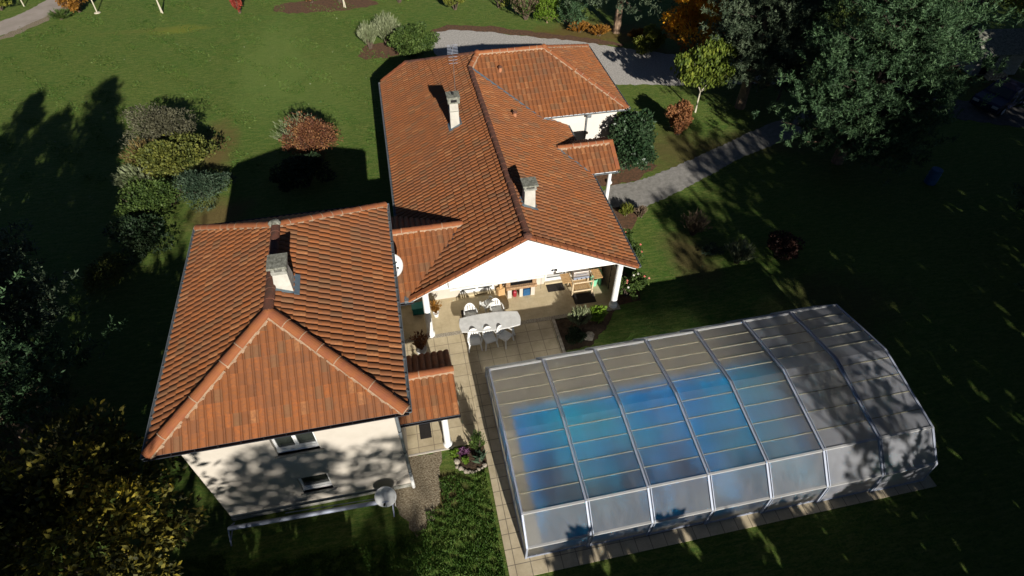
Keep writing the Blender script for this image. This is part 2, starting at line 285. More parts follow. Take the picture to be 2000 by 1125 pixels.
# ---------------------------------------------------------------- mesh helpers
class MB:
    def __init__(s): s.v = []; s.f = []; s.m = []; s.mats = []
    def mi(s, m):
        if m not in s.mats: s.mats.append(m)
        return s.mats.index(m)
    def poly(s, pts, m):
        b = len(s.v); s.v += [tuple(p) for p in pts]; s.f.append(tuple(range(b, b+len(pts)))); s.m.append(s.mi(m))
    def hexa(s, p, m):            # p: 4 bottom + 4 top corners
        b = len(s.v); s.v += [tuple(q) for q in p]; k = s.mi(m)
        for f in ((3,2,1,0),(4,5,6,7),(0,1,5,4),(1,2,6,5),(2,3,7,6),(3,0,4,7)): s.f.append(tuple(b+i for i in f)); s.m.append(k)
    def box(s, x0, y0, z0, x1, y1, z1, m, taper=0):
        t = taper
        s.hexa([(x0,y0,z0),(x1,y0,z0),(x1,y1,z0),(x0,y1,z0),(x0+t,y0+t,z1),(x1-t,y0+t,z1),(x1-t,y1-t,z1),(x0+t,y1-t,z1)], m)
    def bar(s, a, b, wd, h, m, upv=(0,0,1)):
        a = Vector(a); b = Vector(b); d = (b-a).normalized(); u = Vector(upv)
        if abs(d.dot(u)) > .98: u = Vector((0,1,0))
        x = d.cross(u).normalized()*(wd/2); y = x.cross(d).normalized()*(h/2)
        s.hexa([a-x-y, a+x-y, b+x-y, b-x-y, a-x+y, a+x+y, b+x+y, b-x+y], m)
    def tube(s, pts, rad, m, n=8, cap=True, arc=None):
        pts = [Vector(p) for p in pts]; rad = rad if isinstance(rad, (list, tuple)) else [rad]*len(pts)
        k = s.mi(m); rings = []; 
        d0 = (pts[1]-pts[0]).normalized(); u = Vector((0,0,1)) if abs(d0.z) < .9 else Vector((1,0,0))
        for i, p in enumerate(pts):
            d = ((pts[min(i+1, len(pts)-1)] - pts[max(i-1, 0)])).normalized()
            x = d.cross(u); 
            if x.length < 1e-4: x = d.cross(Vector((0,1,0)))
            x.normalize(); y = x.cross(d); u = y
            b = len(s.v)
            for j in range(n): a = 2*math.pi*j/n; s.v.append(tuple(p+x*math.cos(a)*rad[i]+y*math.sin(a)*rad[i]))
            rings.append(b)
        for a, b in zip(rings, rings[1:]):
            for j in range(n): s.f.append((a+j, a+(j+1)%n, b+(j+1)%n, b+j)); s.m.append(k)
        if cap:
            s.f.append(tuple(rings[0]+j for j in reversed(range(n)))); s.m.append(k)
            s.f.append(tuple(rings[-1]+j for j in range(n))); s.m.append(k)
    def lathe(s, c, prof, m, n=14, cap=True):
        k = s.mi(m); rings = []
        for r_, z in prof:
            b = len(s.v); rings.append(b)
            for j in range(n): a = 2*math.pi*j/n; s.v.append((c[0]+r_*math.cos(a), c[1]+r_*math.sin(a), c[2]+z))
        for a, b in zip(rings, rings[1:]):
            for j in range(n): s.f.append((a+j, a+(j+1)%n, b+(j+1)%n, b+j)); s.m.append(k)
        if cap:
            s.f.append(tuple(rings[0]+j for j in reversed(range(n)))); s.m.append(k); s.f.append(tuple(rings[-1]+j for j in range(n))); s.m.append(k)
    def prism(s, outline, z0, z1, m):
        n = len(outline); b = len(s.v); k = s.mi(m)
        s.v += [(x, y, z0) for x, y in outline] + [(x, y, z1) for x, y in outline]
        s.f.append(tuple(b+i for i in reversed(range(n)))); s.m.append(k); s.f.append(tuple(b+n+i for i in range(n))); s.m.append(k)
        for i in range(n): j = (i+1) % n; s.f.append((b+i, b+j, b+n+j, b+n+i)); s.m.append(k)
    def build(s, name, parent=None, loc=None, smooth=False, bevel=0):
        me = bpy.data.meshes.new(name); me.from_pydata(s.v, [], s.f); 
        for m in s.mats: me.materials.append(M[m] if isinstance(m, str) else m)
        me.polygons.foreach_set('material_index', s.m)
        if smooth: me.polygons.foreach_set('use_smooth', [True]*len(me.polygons))
        me.update(); o = bpy.data.objects.new(name, me); col.objects.link(o)
        if parent: o.parent = parent
        if loc: o.location = loc
        if bevel:
            b = o.modifiers.new('bevel', 'BEVEL'); b.width = bevel; b.segments = 2; b.limit_method = 'ANGLE'
        return o
def tag(o, label, cat, group=None):
    o['label'] = label; o['category'] = cat
    if group: o['group'] = group
    return o
def thing(name, label, cat, loc=(0,0,0), group=None, rz=0):
    o = bpy.data.objects.new(name, None); col.objects.link(o); o.location = loc; o.rotation_euler = (0,0,rz); o.empty_display_size = .3
    return tag(o, label, cat, group)
def struct(o, kind='structure'): o['kind'] = kind; return o
def copy_tree(o, parent=None):
    c = o.copy(); col.objects.link(c)
    if parent: c.parent = parent
    for ch in list(o.children): copy_tree(ch, c)
    return c
def jit(pts, amp, step, seed, closed=True):     # roughen an outline
    rd = random.Random(seed); out = []
    n = len(pts)
    for i in range(n if closed else n-1):
        a = Vector(pts[i]); b = Vector(pts[(i+1) % n]); L = (b-a).length; k = max(1, int(L/step)); nr = Vector((-(b-a).y, (b-a).x)).normalized()
        for j in range(k):
            p = a.lerp(b, j/k) + nr*rd.uniform(-amp, amp); out.append((p.x, p.y))
    return out
def smoothpoly(pts, it=2):
    for _ in range(it):
        q = []; n = len(pts)
        for i in range(n):
            a = pts[i]; b = pts[(i+1) % n]; q.append((a[0]*.75+b[0]*.25, a[1]*.75+b[1]*.25)); q.append((a[0]*.25+b[0]*.75, a[1]*.25+b[1]*.75))
        pts = q
    return pts
def sheet(name, pts, z, m, kind='structure', rough=0, seed=1, smooth=0):
    if smooth: pts = smoothpoly(pts, smooth)
    if rough: pts = jit(pts, rough, rough*2.2, seed)
    mb = MB(); mb.poly([(x, y, z) for x, y in pts], m); o = mb.build(name); struct(o, kind); return o

# ---------------------------------------------------------------- ground, paths, pool basin
PX0, PX1, PY0, PY1 = 2.6, 13.1, 6.95, 11.9
mb = MB()
def ringrect(mb, X0, Y0, X1, Y1, z, m):
    mb.poly([(X0,Y0,z),(X1,Y0,z),(X1,PY0,z),(X0,PY0,z)], m); mb.poly([(X0,PY1,z),(X1,PY1,z),(X1,Y1,z),(X0,Y1,z)], m)
    mb.poly([(X0,PY0,z),(PX0,PY0,z),(PX0,PY1,z),(X0,PY1,z)], m); mb.poly([(PX1,PY0,z),(X1,PY0,z),(X1,PY1,z),(PX1,PY1,z)], m)
ringrect(mb, -160, -120, 200, 260, 0, 'grass')
struct(mb.build('lawn'))
mb = MB(); mb.poly([(PX0,PY0,-1.5),(PX1,PY0,-1.5),(PX1,PY1,-1.5),(PX0,PY1,-1.5)], 'liner')
for a, b in (((PX0,PY0),(PX1,PY0)),((PX1,PY0),(PX1,PY1)),((PX1,PY1),(PX0,PY1)),((PX0,PY1),(PX0,PY0))):
    mb.poly([(*a,-1.5),(*b,-1.5),(*b,.03),(*a,.03)], 'liner')
struct(mb.build('pool_basin'))
mb = MB(); nx, ny = 40, 16; rd = random.Random(3)
for i in range(nx):
    for j in range(ny):
        pass
mb.poly([(PX0+.002,PY0+.002,-.14),(PX1-.002,PY0+.002,-.14),(PX1-.002,PY1-.002,-.14),(PX0+.002,PY1-.002,-.14)], 'water')
struct(mb.build('pool_water'))
# terrace: one paved sheet around the pool and up to the porch
mb = MB(); z = .025
ringrect(mb, 1.36, 6.17, 16.6, 14.2, z, 'coping')
mb.poly([(1.36,6.17,0),(16.6,6.17,0),(16.6,6.17,z),(1.36,6.17,z)], 'coping'); mb.poly([(1.36,4,0),(1.36,6.17,0),(1.36,6.17,z),(1.36,4,z)], 'coping')
struct(mb.build('pool_paving'))
mb = MB()
mb.prism([(-1.38,11.1),(1.36,11.1),(1.36,14.2),(5.28,14.2),(5.28,16.28),(-1.38,16.28)], -.1, .027, 'terrace')
mb.box(1.36, 3.0, -.1, 2.1, 6.17, .026, 'coping')
struct(mb.build('terrace'))
mb = MB(); mb.box(-1.38, 16.28, -.1, 8.45, 16.48, .032, 'pebble'); struct(mb.build('pebble_strip'))
mb = MB(); mb.box(-1.38, 16.48, -.1, 8.45, 18.6, .03, 'porch_floor'); struct(mb.build('porch_floor'))
mb = MB(); mb.box(-1.38, 11.04, -.1, .25, 11.1, .035, 'render_beige'); struct(mb.build('terrace_kerb'))
# driveway behind the house, road, path
sheet('driveway', [(3.2,45.6),(4.6,46.3),(7,45.6),(10,44.2),(14,42.4),(17,40.6),(21,38.6),(27,36.5),(27,33.2),(22,34.2),(19.2,34.6),(16.5,35.2),(14.4,35.6),(11,36),(7,37.5),(4,40.5),(3,43.5)], .006, 'gravel', rough=.12, seed=2, smooth=1)
sheet('dirt_edge', [(2.6,45),(4,47.2),(7.5,46.6),(10,45.2),(14,43.3),(17.5,41.3),(17,40.8),(10,44.3),(5,46),(3,44.5)], .003, 'mulch', rough=.15, seed=4, smooth=1)
sheet('road', [(-44,40),(-32,48.6),(-28.1,51.6),(-26.3,54.2),(-24.6,57.6),(-22,63),(-26,63),(-27.2,57),(-29.5,53.8),(-36,49.5),(-48,43)], .006, 'road', rough=.08, seed=5, smooth=2)
sheet('road_verge', [(-44,39.2),(-32,47.8),(-27.3,51.4),(-25.6,54),(-24.0,57.6),(-22.5,60),(-24,60),(-26.6,54.2),(-28.2,51.4),(-44,40.5)], .003, 'gravel_fine', rough=.15, seed=6)
sheet('path', [(9.9,23.4),(11.3,22.6),(12.6,23.0),(16.3,24.6),(19.5,26.2),(22.9,27.2),(27,28.6),(34,30.5),(34,32.2),(27,30.3),(23,29.2),(21.6,28.7),(18.4,27.3),(15,25.9),(12.4,25.0),(10.4,24.9)], .006, 'path', rough=.06, seed=7, smooth=1)
sheet('back_lane', [(34,30.5),(40,27.0),(60,24),(60,21),(42,23),(34,27.5),(30,29)], .009, 'lane', rough=.1, seed=8, smooth=1)
sheet('gravel_strip', [(-1.37,8.1),(-.8,8.6),(-.45,9.3),(-.35,10.2),(-.2,11.04),(-1.37,11.04),(-1.37,9.93),(-2.4,9.93),(-1.9,9.2)], .006, 'gravel_fine', rough=.08, seed=9)
sheet('flower_bed', [(.3,11.04),(.2,10.5),(.35,10.2),(.8,10.05),(1.36,10.1),(1.36,11.04)], .012, 'soil', rough=.03, seed=10)
sheet('planting_bed', [(5.36,14.5),(6.6,14.6),(7.4,15.3),(8.2,16.28),(5.36,16.28)], .01, 'soil', rough=.05, seed=11)
mb = MB(); mb.box(5.28,14.2,-.1,5.42,16.28,.12,'rock'); struct(mb.build('bed_edging'))
sheet('shrub_bed', [(9.0,20.2),(10.8,21.2),(11.6,22.4),(10.0,23.5),(8.6,24.4),(8.3,22),(8.4,16.6),(9.6,16.6),(9.4,18.5)], .006, 'mulch', rough=.12, seed=12)
sheet('evergreen_bed', [(9.4,25.0),(12.4,25.1),(14,26.2),(13.6,27.6),(10,27.4),(8.4,26)], .004, 'mulch', rough=.12, seed=13)
sheet('bare_earth_bed', [(-2.2,42.6),(.4,42.4),(1.6,43.6),(.4,44.9),(-1.6,45)], .004, 'mulch', rough=.14, seed=14, smooth=1)
sheet('far_shrub_bed', [(-8.5,52),(-5,51.4),(-1.6,51.6),(.3,52.4),(-2,54),(-8.5,54)], .004, 'mulch', rough=.14, seed=15, smooth=1)

# ---------------------------------------------------------------- tiled roofs
PROF = [(0,0),(.06,.5),(.18,.85),(.38,1),(.58,.92),(.74,.66),(.83,.05),(1,0)]
TW, TL, TA = .225, .36, .056
def tint(rd):
    c = Vector((.285,.098,.029)); k = rd.random()
    if k < .12: c = Vector((.235,.085,.029))
    elif k < .24: c = Vector((.215,.105,.045))
    elif k < .34: c = Vector((.325,.103,.027))
    elif k < .42: c = Vector((.36,.15,.055))
    f = rd.uniform(.88, 1.10); return (c.x*f, c.y*f, c.z*f, 1)
def roof_plane(name, e0, e1, poly, parent, seed=1, deck=True, darker=1.0, skip_eave=True, deckname=None):
    """e0->e1: the eave line seen from outside, poly: outline (3-D), first edge on the eave."""
    rd = random.Random(seed); e0 = Vector(e0); e1 = Vector(e1); P = [Vector(p) for p in poly]
    u = (e1-e0).normalized(); q = max(P, key=lambda p: (p-e0 - u*(p-e0).dot(u)).length); v = (q-e0); v = (v-u*v.dot(u)).normalized(); n = u.cross(v)
    if n.z < 0: n = -n
    L = [((p-e0).dot(u), (p-e0).dot(v)) for p in P]
    u0 = min(a for a, b in L); u1 = max(a for a, b in L); v1 = max(b for a, b in L)
    bm = bmesh.new(); cl = bm.loops.layers.float_color.new('tint')
    i0 = math.floor(u0/TW); i1 = math.ceil(u1/TW); nr = math.ceil(v1/TL)
    ccx = sum(a for a,b in L)/len(L); ccy = sum(b for a,b in L)/len(L)
    def inside(a, b, mg=.5):
        for k in range(len(L)):
            x0, y0 = L[k]; x1, y1 = L[(k+1) % len(L)]; l = math.hypot(x1-x0, y1-y0)
            if l < 1e-6: continue
            s_ = ((x1-x0)*(b-y0)-(y1-y0)*(a-x0))/l; c_ = ((x1-x0)*(ccy-y0)-(y1-y0)*(ccx-x0))
            if s_*(1 if c_ > 0 else -1) < -mg: return False
        return True
    for i in range(i0, i1):
        for j in range(nr):
            ua = i*TW; va = j*TL - (.05 if j == 0 else 0); vb = (j+1)*TL
            if not inside(ua+TW/2, (va+vb)/2): continue
            c = tint(rd); c = tuple(x*darker for x in c[:3])+(1,)
            tl = rd.uniform(-.004, .004); dx = rd.uniform(-.004, .004); lift = .030
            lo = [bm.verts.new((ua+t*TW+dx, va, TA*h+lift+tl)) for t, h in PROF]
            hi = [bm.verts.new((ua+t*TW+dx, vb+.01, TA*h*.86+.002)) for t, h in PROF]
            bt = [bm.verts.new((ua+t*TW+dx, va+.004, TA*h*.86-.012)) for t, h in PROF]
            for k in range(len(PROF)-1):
                sh_ = .68 if k == len(PROF)-2 else (.8 if k in (0, len(PROF)-3) else 1)      # channels darker: relief shade painted into the tint, with dirt
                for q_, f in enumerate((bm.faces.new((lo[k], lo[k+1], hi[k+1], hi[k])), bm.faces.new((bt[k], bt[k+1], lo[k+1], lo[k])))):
                    cc_ = (c[0]*sh_, c[1]*sh_, c[2]*sh_, 1) if q_ == 0 else (min(.6, c[0]*1.35+.04), c[1]*1.5+.04, c[2]*1.6+.03, 1)  # lower tile edges lightened: sunlit course lines painted into the tint
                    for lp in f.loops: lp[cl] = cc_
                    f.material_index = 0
    for k in range(len(L)):
        if k == 0 and skip_eave: continue
        (x0, y0), (x1, y1) = L[k], L[(k+1) % len(L)]
        l = math.hypot(x1-x0, y1-y0)
        if l < 1e-6: continue
        nrm = Vector((y1-y0, -(x1-x0), 0))/l
        if nrm.dot(Vector((ccx-x0, ccy-y0, 0))) > 0: nrm = -nrm
        bmesh.ops.bisect_plane(bm, geom=bm.verts[:]+bm.edges[:]+bm.faces[:], plane_co=(x0, y0, 0), plane_no=nrm, clear_outer=True)
    X = Matrix(((u.x,v.x,n.x,e0.x),(u.y,v.y,n.y,e0.y),(u.z,v.z,n.z,e0.z),(0,0,0,1)))
    bmesh.ops.transform(bm, matrix=X, verts=bm.verts)
    if deck:      # boards under the tiles
        top = [bm.verts.new(p-n*.015) for p in P]; bot = [bm.verts.new(p-n*.11) for p in P]
        fs = [bm.faces.new(top), bm.faces.new(bot[::-1])]+[bm.faces.new((top[k], bot[k], bot[(k+1)%len(P)], top[(k+1)%len(P)])) for k in range(len(P))]
        for f in fs:
            f.material_index = 1
            for lp in f.loops: lp[cl] = (.1,.07,.05,1)
    me = bpy.data.meshes.new(name); bm.to_mesh(me); bm.free(); me.materials.append(M['tile']); me.materials.append(M['deck_wood'])
    o = bpy.data.objects.new(name, me); col.objects.link(o); o.parent = parent; return o
def ridge(mb, p0, p1, m='ridge', r=.125, seg=.40, seed=1, mortar=True, flare=1.0, mw=.15):
    p0 = Vector(p0); p1 = Vector(p1); d = p1-p0; L = d.length; d.normalize(); k = max(1, round(L/seg)); s = L/k
    x = d.cross(Vector((0,0,1))).normalized(); y = x.cross(d).normalized(); rd = random.Random(seed); mi = mb.mi(m)
    for i in range(k):
        a = p0+d*(i*s-.02); b = p0+d*((i+1)*s+.02); ra, rb = r*1.06, r*.92
        jx = x*rd.uniform(-.008, .008); n = 8; base = len(mb.v); off = .06
        for c, rr in ((a, ra), (b, rb)):
            for j in range(n+1):
                t = math.pi*j/n; mb.v.append(tuple(c+jx+x*math.cos(t)*rr+y*(math.sin(t)*rr*.75+off-.02)))
        for j in range(n): mb.f.append((base+j, base+j+1, base+n+1+j+1, base+n+1+j)); mb.m.append(mi)
        mb.f.append(tuple(base+j for j in reversed(range(n+1)))); mb.m.append(mi)
        # mortar at the joint and along the foot
        if mortar and rd.random() < .6:
            q = a+d*.01; mi2 = mb.mi('mortar'); base = len(mb.v)
            for c, rr in ((q-d*.015, ra*1.03), (q+d*.012, ra*1.03)):
                for j in range(n+1):
                    t = math.pi*j/n; mb.v.append(tuple(c+jx+x*math.cos(t)*rr+y*(math.sin(t)*rr*.75+off-.017)))
            for j in range(n): mb.f.append((base+j, base+j+1, base+n+1+j+1, base+n+1+j)); mb.m.append(mi2)
    if mortar:
        kk = max(1, round(L/.11))
        for sd_ in (-1, 1):
            for i in range(kk):
                a = p0+d*(L*i/kk); b = p0+d*(L*(i+1)/kk+.01); w_ = mw+rd.uniform(-.012, .015)
                if rd.random() < .03: continue
                mb.hexa([a+x*sd_*.08-y*.06, a+x*sd_*w_-y*.10, b+x*sd_*w_-y*.10, b+x*sd_*.08-y*.06,
                         a+x*sd_*.09+y*.06, a+x*sd_*w_+y*(.01+rd.uniform(0,.015)), b+x*sd_*w_+y*(.01+rd.uniform(0,.015)), b+x*sd_*.09+y*.06], 'mortar')
def ridges(parent, specs):
    for i, sp in enumerate(specs):
        mb = MB(); ridge(mb, *sp[0], **sp[1])
        for c, pf, m_ in sp[2] if len(sp) > 2 else []: mb.lathe(c, pf, m_, 9)
        mb.build('ridge_cap', parent)
def gutter(name, parent, p0, p1, m='zinc', r=.075):
    mb = MB(); p0 = Vector(p0); p1 = Vector(p1); d = (p1-p0).normalized(); x = d.cross(Vector((0,0,1))).normalized(); mi = mb.mi(m); n = 8
    for rr in (r, r-.012):
        base = len(mb.v)
        for c in (p0, p1):
            for j in range(n+1): t = math.pi+math.pi*j/n; mb.v.append(tuple(c+x*math.cos(t)*rr+Vector((0,0,math.sin(t)*rr))))
        for j in range(n): mb.f.append((base+j, base+j+1, base+n+2+j, base+n+1+j)); mb.m.append(mi)
        if rr == r:
            mb.f.append(tuple(base+j for j in range(n+1))); mb.m.append(mi); mb.f.append(tuple(base+n+1+j for j in range(n+1))); mb.m.append(mi)
    mb.bar(p0+x*r, p1+x*r, .02, .02, m); mb.bar(p0-x*r, p1-x*r, .02, .02, m)
    L = (p1-p0).length
    for i in range(int(L/.6)+1):
        c = p0+d*min(L, .1+i*.6); mb.bar(c+x*r, c-x*r, .02, .012, m)
    return mb.build(name, parent)
def wall_holes(mb, org, ux, L, z0, z1, holes, inn, depth, m, mrev=None):
    """flat wall with real openings; holes = (a0,a1,b0,b1); inn = inward normal."""
    org = Vector(org); ux = Vector(ux); inn = Vector(inn); mrev = mrev or m
    As = sorted({0, L, *[h[0] for h in holes], *[h[1] for h in holes]}); Bs = sorted({z0, z1, *[h[2] for h in holes], *[h[3] for h in holes]})
    P = lambda a, b, dd=0: org+ux*a+Vector((0,0,b))+inn*dd
    for a0, a1 in zip(As, As[1:]):
        for b0, b1 in zip(Bs, Bs[1:]):
            cx, cz = (a0+a1)/2, (b0+b1)/2
            if any(h[0] < cx < h[1] and h[2] < cz < h[3] for h in holes): continue
            mb.poly([P(a0,b0), P(a1,b0), P(a1,b1), P(a0,b1)], m)
    for a0, a1, b0, b1 in holes:
        mb.poly([P(a0,b0),P(a0,b1),P(a0,b1,depth),P(a0,b0,depth)], mrev); mb.poly([P(a1,b0),P(a1,b0,depth),P(a1,b1,depth),P(a1,b1)], mrev)
        mb.poly([P(a0,b0),P(a0,b0,depth),P(a1,b0,depth),P(a1,b0)], mrev); mb.poly([P(a0,b1),P(a1,b1),P(a1,b1,depth),P(a0,b1,depth)], mrev)
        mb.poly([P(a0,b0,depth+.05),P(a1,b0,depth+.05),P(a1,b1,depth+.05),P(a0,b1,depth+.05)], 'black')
def valley(mb, a, b, wd=.17, m='flashing', lift=.055):
    a = Vector(a)+Vector((0,0,lift)); b = Vector(b)+Vector((0,0,lift)); mb.bar(a, b, wd, .02, m)
    d = (b-a).normalized(); x = d.cross(Vector((0,0,1))).normalized()
    mb.bar(a+x*wd/2, b+x*wd/2, .03, .05, m)

# ---------------------------------------------------------------- tall building in the foreground
GE, GR = 5.1, 6.9; gx0, gx1, gy0, gy1 = -7.89, -.97, 9.70, 19.15; gm = (gx0+gx1)/2; ry0, ry1 = 12.6, 16.5
gb = thing('tall_building', 'two-storey cream building with hipped clay tile roof, in the foreground beside the terrace', 'building', (-4.4,14.3,0))
GB = Vector((-4.4,14.3,0))
def under(o, base):      # keep world-built meshes in place below an Empty
    o.matrix_parent_inverse = Matrix.Translation(-Vector(base)); return o
roof_g = []
A,B_,C_,D_ = (gx0,gy0,GE),(gx1,gy0,GE),(gx1,gy1,GE),(gx0,gy1,GE); R0,R1 = (gm,ry0,GR),(gm,ry1,GR)
def joined(objs, name, parent, base):
    """merge several roof slopes into one mesh part"""
    vs, fs, ms, cs = [], [], [], []
    for o in objs:
        me = o.data; b = len(vs); vs += [tuple(v.co) for v in me.vertices]; ca = me.attributes['tint'].data if 'tint' in me.attributes else None
        for p in me.polygons:
            fs.append(tuple(b+i for i in p.vertices)); ms.append(p.material_index)
            for li in p.loop_indices: cs.extend(ca[li].color)
        bpy.data.objects.remove(o)
    me = bpy.data.meshes.new(name); me.from_pydata(vs, [], fs); me.materials.append(M['tile']); me.materials.append(M['deck_wood'])
    me.polygons.foreach_set('material_index', ms); at = me.attributes.new('tint', 'FLOAT_COLOR', 'CORNER'); at.data.foreach_set('color', cs); me.update()
    o = bpy.data.objects.new(name, me); col.objects.link(o); o.parent = parent; under(o, base); return o
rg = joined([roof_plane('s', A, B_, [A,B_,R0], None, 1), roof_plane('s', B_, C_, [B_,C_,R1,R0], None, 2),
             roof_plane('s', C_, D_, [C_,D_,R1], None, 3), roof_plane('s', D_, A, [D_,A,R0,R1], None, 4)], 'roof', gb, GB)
ridges(rg, [((R0, R1, 'ridge_old', .15, .42, 1, False), {}, [((gm,ry1,GR+.05), [(.16,0),(.17,.06),(.13,.12),(.05,.15)], 'lichen'), ((gm-.14,ry1+.05,GR), [(.11,0),(.12,.08),(.05,.14)], 'lichen')]),
  ((A, R0, 'ridge', .165, .62, 2), dict(mw=.185), [((gx0+.12,gy0+.12,GE+.05), [(.16,0),(.15,.05),(.06,.11)], 'lichen')]), ((B_, R0, 'ridge', .165, .62, 3), dict(mw=.185)),
  ((D_, R1, 'ridge', .13, .42, 4), {}), ((C_, R1, 'ridge', .13, .42, 5), {})])
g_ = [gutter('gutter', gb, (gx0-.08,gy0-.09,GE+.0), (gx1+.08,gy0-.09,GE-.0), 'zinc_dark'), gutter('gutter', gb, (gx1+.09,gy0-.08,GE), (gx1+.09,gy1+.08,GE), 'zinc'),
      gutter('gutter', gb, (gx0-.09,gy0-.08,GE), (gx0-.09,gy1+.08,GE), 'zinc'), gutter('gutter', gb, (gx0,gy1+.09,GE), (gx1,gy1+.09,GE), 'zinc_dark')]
for o in g_: under(o, GB)
WX0, WX1, WY0, WY1 = -7.3, -1.37, 9.93, 18.75
mb = MB(); W1 = (-4.93-WX0, -3.70-WX0, 3.50, 4.72); W2 = (-4.80-WX0, -3.84-WX0, .93, 1.95)
wall_holes(mb, (WX0,WY0,0), (1,0,0), WX1-WX0, -.1, 5.0, [W1, W2], (0,1,0), .22, 'render_beige')
mb.poly([(WX0,WY0,-.1),(WX0,WY1,-.1),(WX0,WY1,5),(WX0,WY0,5)], 'render_beige'); mb.poly([(WX1,WY0,-.1),(WX1,WY0,5),(WX1,WY1,5),(WX1,WY1,-.1)], 'render_beige')
mb.poly([(WX0,WY1,-.1),(WX1,WY1,-.1),(WX1,WY1,5),(WX0,WY1,5)], 'render_beige')
mb.box(gx0+.03,gy0+.02,4.93,gx1-.03,gy1-.02,5.0,'white_paint')
under(mb.build('wall', gb), GB)
mb = MB(); mb.box(WX0-.02, WY0-.03, -.1, WX1+.0, WY0-.002, .22, 'concrete'); under(mb.build('plinth', gb), GB)
def window(parent, base, x0, x1, z0, z1, y, leaves=2, d=.12, fr='white_paint', glass='glass_dark'):
    """framed window in an opening; y = outer wall face, frame set back by d"""
    f = MB(); t = .075; yy = y+d
    f.box(x0, yy, z0, x0+t, yy+.08, z1, fr); f.box(x1-t, yy, z0, x1, yy+.08, z1, fr); f.box(x0+t, yy, z0, x1-t, yy+.08, z0+t*1.2, fr); f.box(x0+t, yy, z1-t, x1-t, yy+.08, z1, fr)
    for k in range(1, leaves):
        c = x0+(x1-x0)*k/leaves; f.box(c-.055, yy-.01, z0+t*1.2, c+.055, yy+.07, z1-t, fr)
    f.box(x0-.0, yy-.05, z0, x1, yy-.001, z0+.06, fr)
    fo = under(f.build('window', parent, bevel=.008), base)
    g = MB(); g.poly([(x0+t,yy+.04,z0+t),(x1-t,yy+.04,z0+t),(x1-t,yy+.04,z1-t),(x0+t,yy+.04,z1-t)], glass); g.build('pane', fo)
    return fo
w1 = window(gb, GB, -4.93+.0, -3.70, 3.62, 4.72, WY0, 2); s = MB(); s.box(-5.02, WY0-.06, 3.44, -3.61, WY0+.20, 3.50, 'concrete'); s.box(-4.93, WY0+.09, 3.50, -3.70, WY0+.2, 3.62, 'white_paint'); s.build('sill', w1)
w2 = window(gb, GB, -4.80, -3.84, 1.03, 1.95, WY0, 1); s = MB(); s.box(-4.89, WY0-.06, .87, -3.75, WY0+.20, .93, 'concrete'); s.box(-4.80, WY0+.09, .93, -3.84, WY0+.2, 1.03, 'white_paint'); s.build('sill', w2)
mb = MB(); mb.tube([(-1.25,gy0-.05,4.98),(-1.3,9.85,4.75),(-1.3,9.85,.9)], .05, 'zinc', 10); mb.tube([(-1.3,9.85,.9),(-1.3,9.85,.05)], .06, 'white_paint', 10)
for z in (1.2,2.5,3.8): mb.lathe((-1.3,9.85,z), [(.062,0),(.062,.04)], 'zinc_dark', 10)
under(mb.build('downpipe', gb), GB)
def chimney(parent, base, x0, x1, y0, y1, z0, z1, cap='slab', ws=.1, cz=.0):
    mb = MB(); mb.box(x0, y0, z0, x1, y1, z1, 'concrete' if cap == 'none' else 'render_beige', 0)
    st = under(mb.build('chimney', parent), base)
    return st
# foreground chimney: flared stack, slot openings, mossy slab
mb = MB(); cx0,cx1,cy0,cy1 = -4.33,-3.83,13.55,14.15
mb.hexa([(cx0,cy0,6.4),(cx1,cy0,6.4),(cx1,cy1,6.4),(cx0,cy1,6.4),(cx0,cy0,6.9),(cx1,cy0,6.9),(cx1,cy1,6.9),(cx0,cy1,6.9)], 'render_grey')
mb.hexa([(cx0,cy0,6.9),(cx1,cy0,6.9),(cx1,cy1,6.9),(cx0,cy1,6.9),(cx0+.04,cy0+.14,7.3),(cx1-.04,cy0+.14,7.3),(cx1-.04,cy1-.04,7.3),(cx0+.04,cy1-.04,7.3)], 'render_grey')
mb.box(cx0+.02,cy0+.10,7.3,cx1-.02,cy1,7.42,'concrete')
for (a,b) in ((cx0+.04,cy0+.12),(cx1-.14,cy0+.12),(cx0+.04,cy1-.12),(cx1-.14,cy1-.12)): mb.box(a,b,7.42,a+.1,b+.1,7.58,'concrete')
mb.box(cx0+.14,cy0+.24,7.42,cx1-.14,cy1-.14,7.45,'black')
st = under(mb.build('chimney', gb, bevel=.006), GB)
mb = MB(); mb.box(cx0-.04,cy0+.02,7.58,cx1+.04,cy1+.06,7.66,'lichen'); mb.build('chimney_cap', st, bevel=.01)
mb = MB(); n_ = Vector((.52,0,1)).normalized()
def onr(x,y): return GR-.52*(x-gm)
mb.hexa([(cx0-.02,cy0-.1,onr(cx0,0)+.03),(cx1+.16,cy0-.1,onr(cx1+.16,0)+.03),(cx1+.16,cy1+.16,onr(cx1+.16,0)+.03),(cx0-.02,cy1+.16,onr(cx0,0)+.03),
         (cx0-.02,cy0-.1,onr(cx0,0)+.075),(cx1+.16,cy0-.1,onr(cx1+.16,0)+.075),(cx1+.16,cy1+.16,onr(cx1+.16,0)+.075),(cx0-.02,cy1+.16,onr(cx0,0)+.075)], 'flashing')
mb.build('flashing', st)

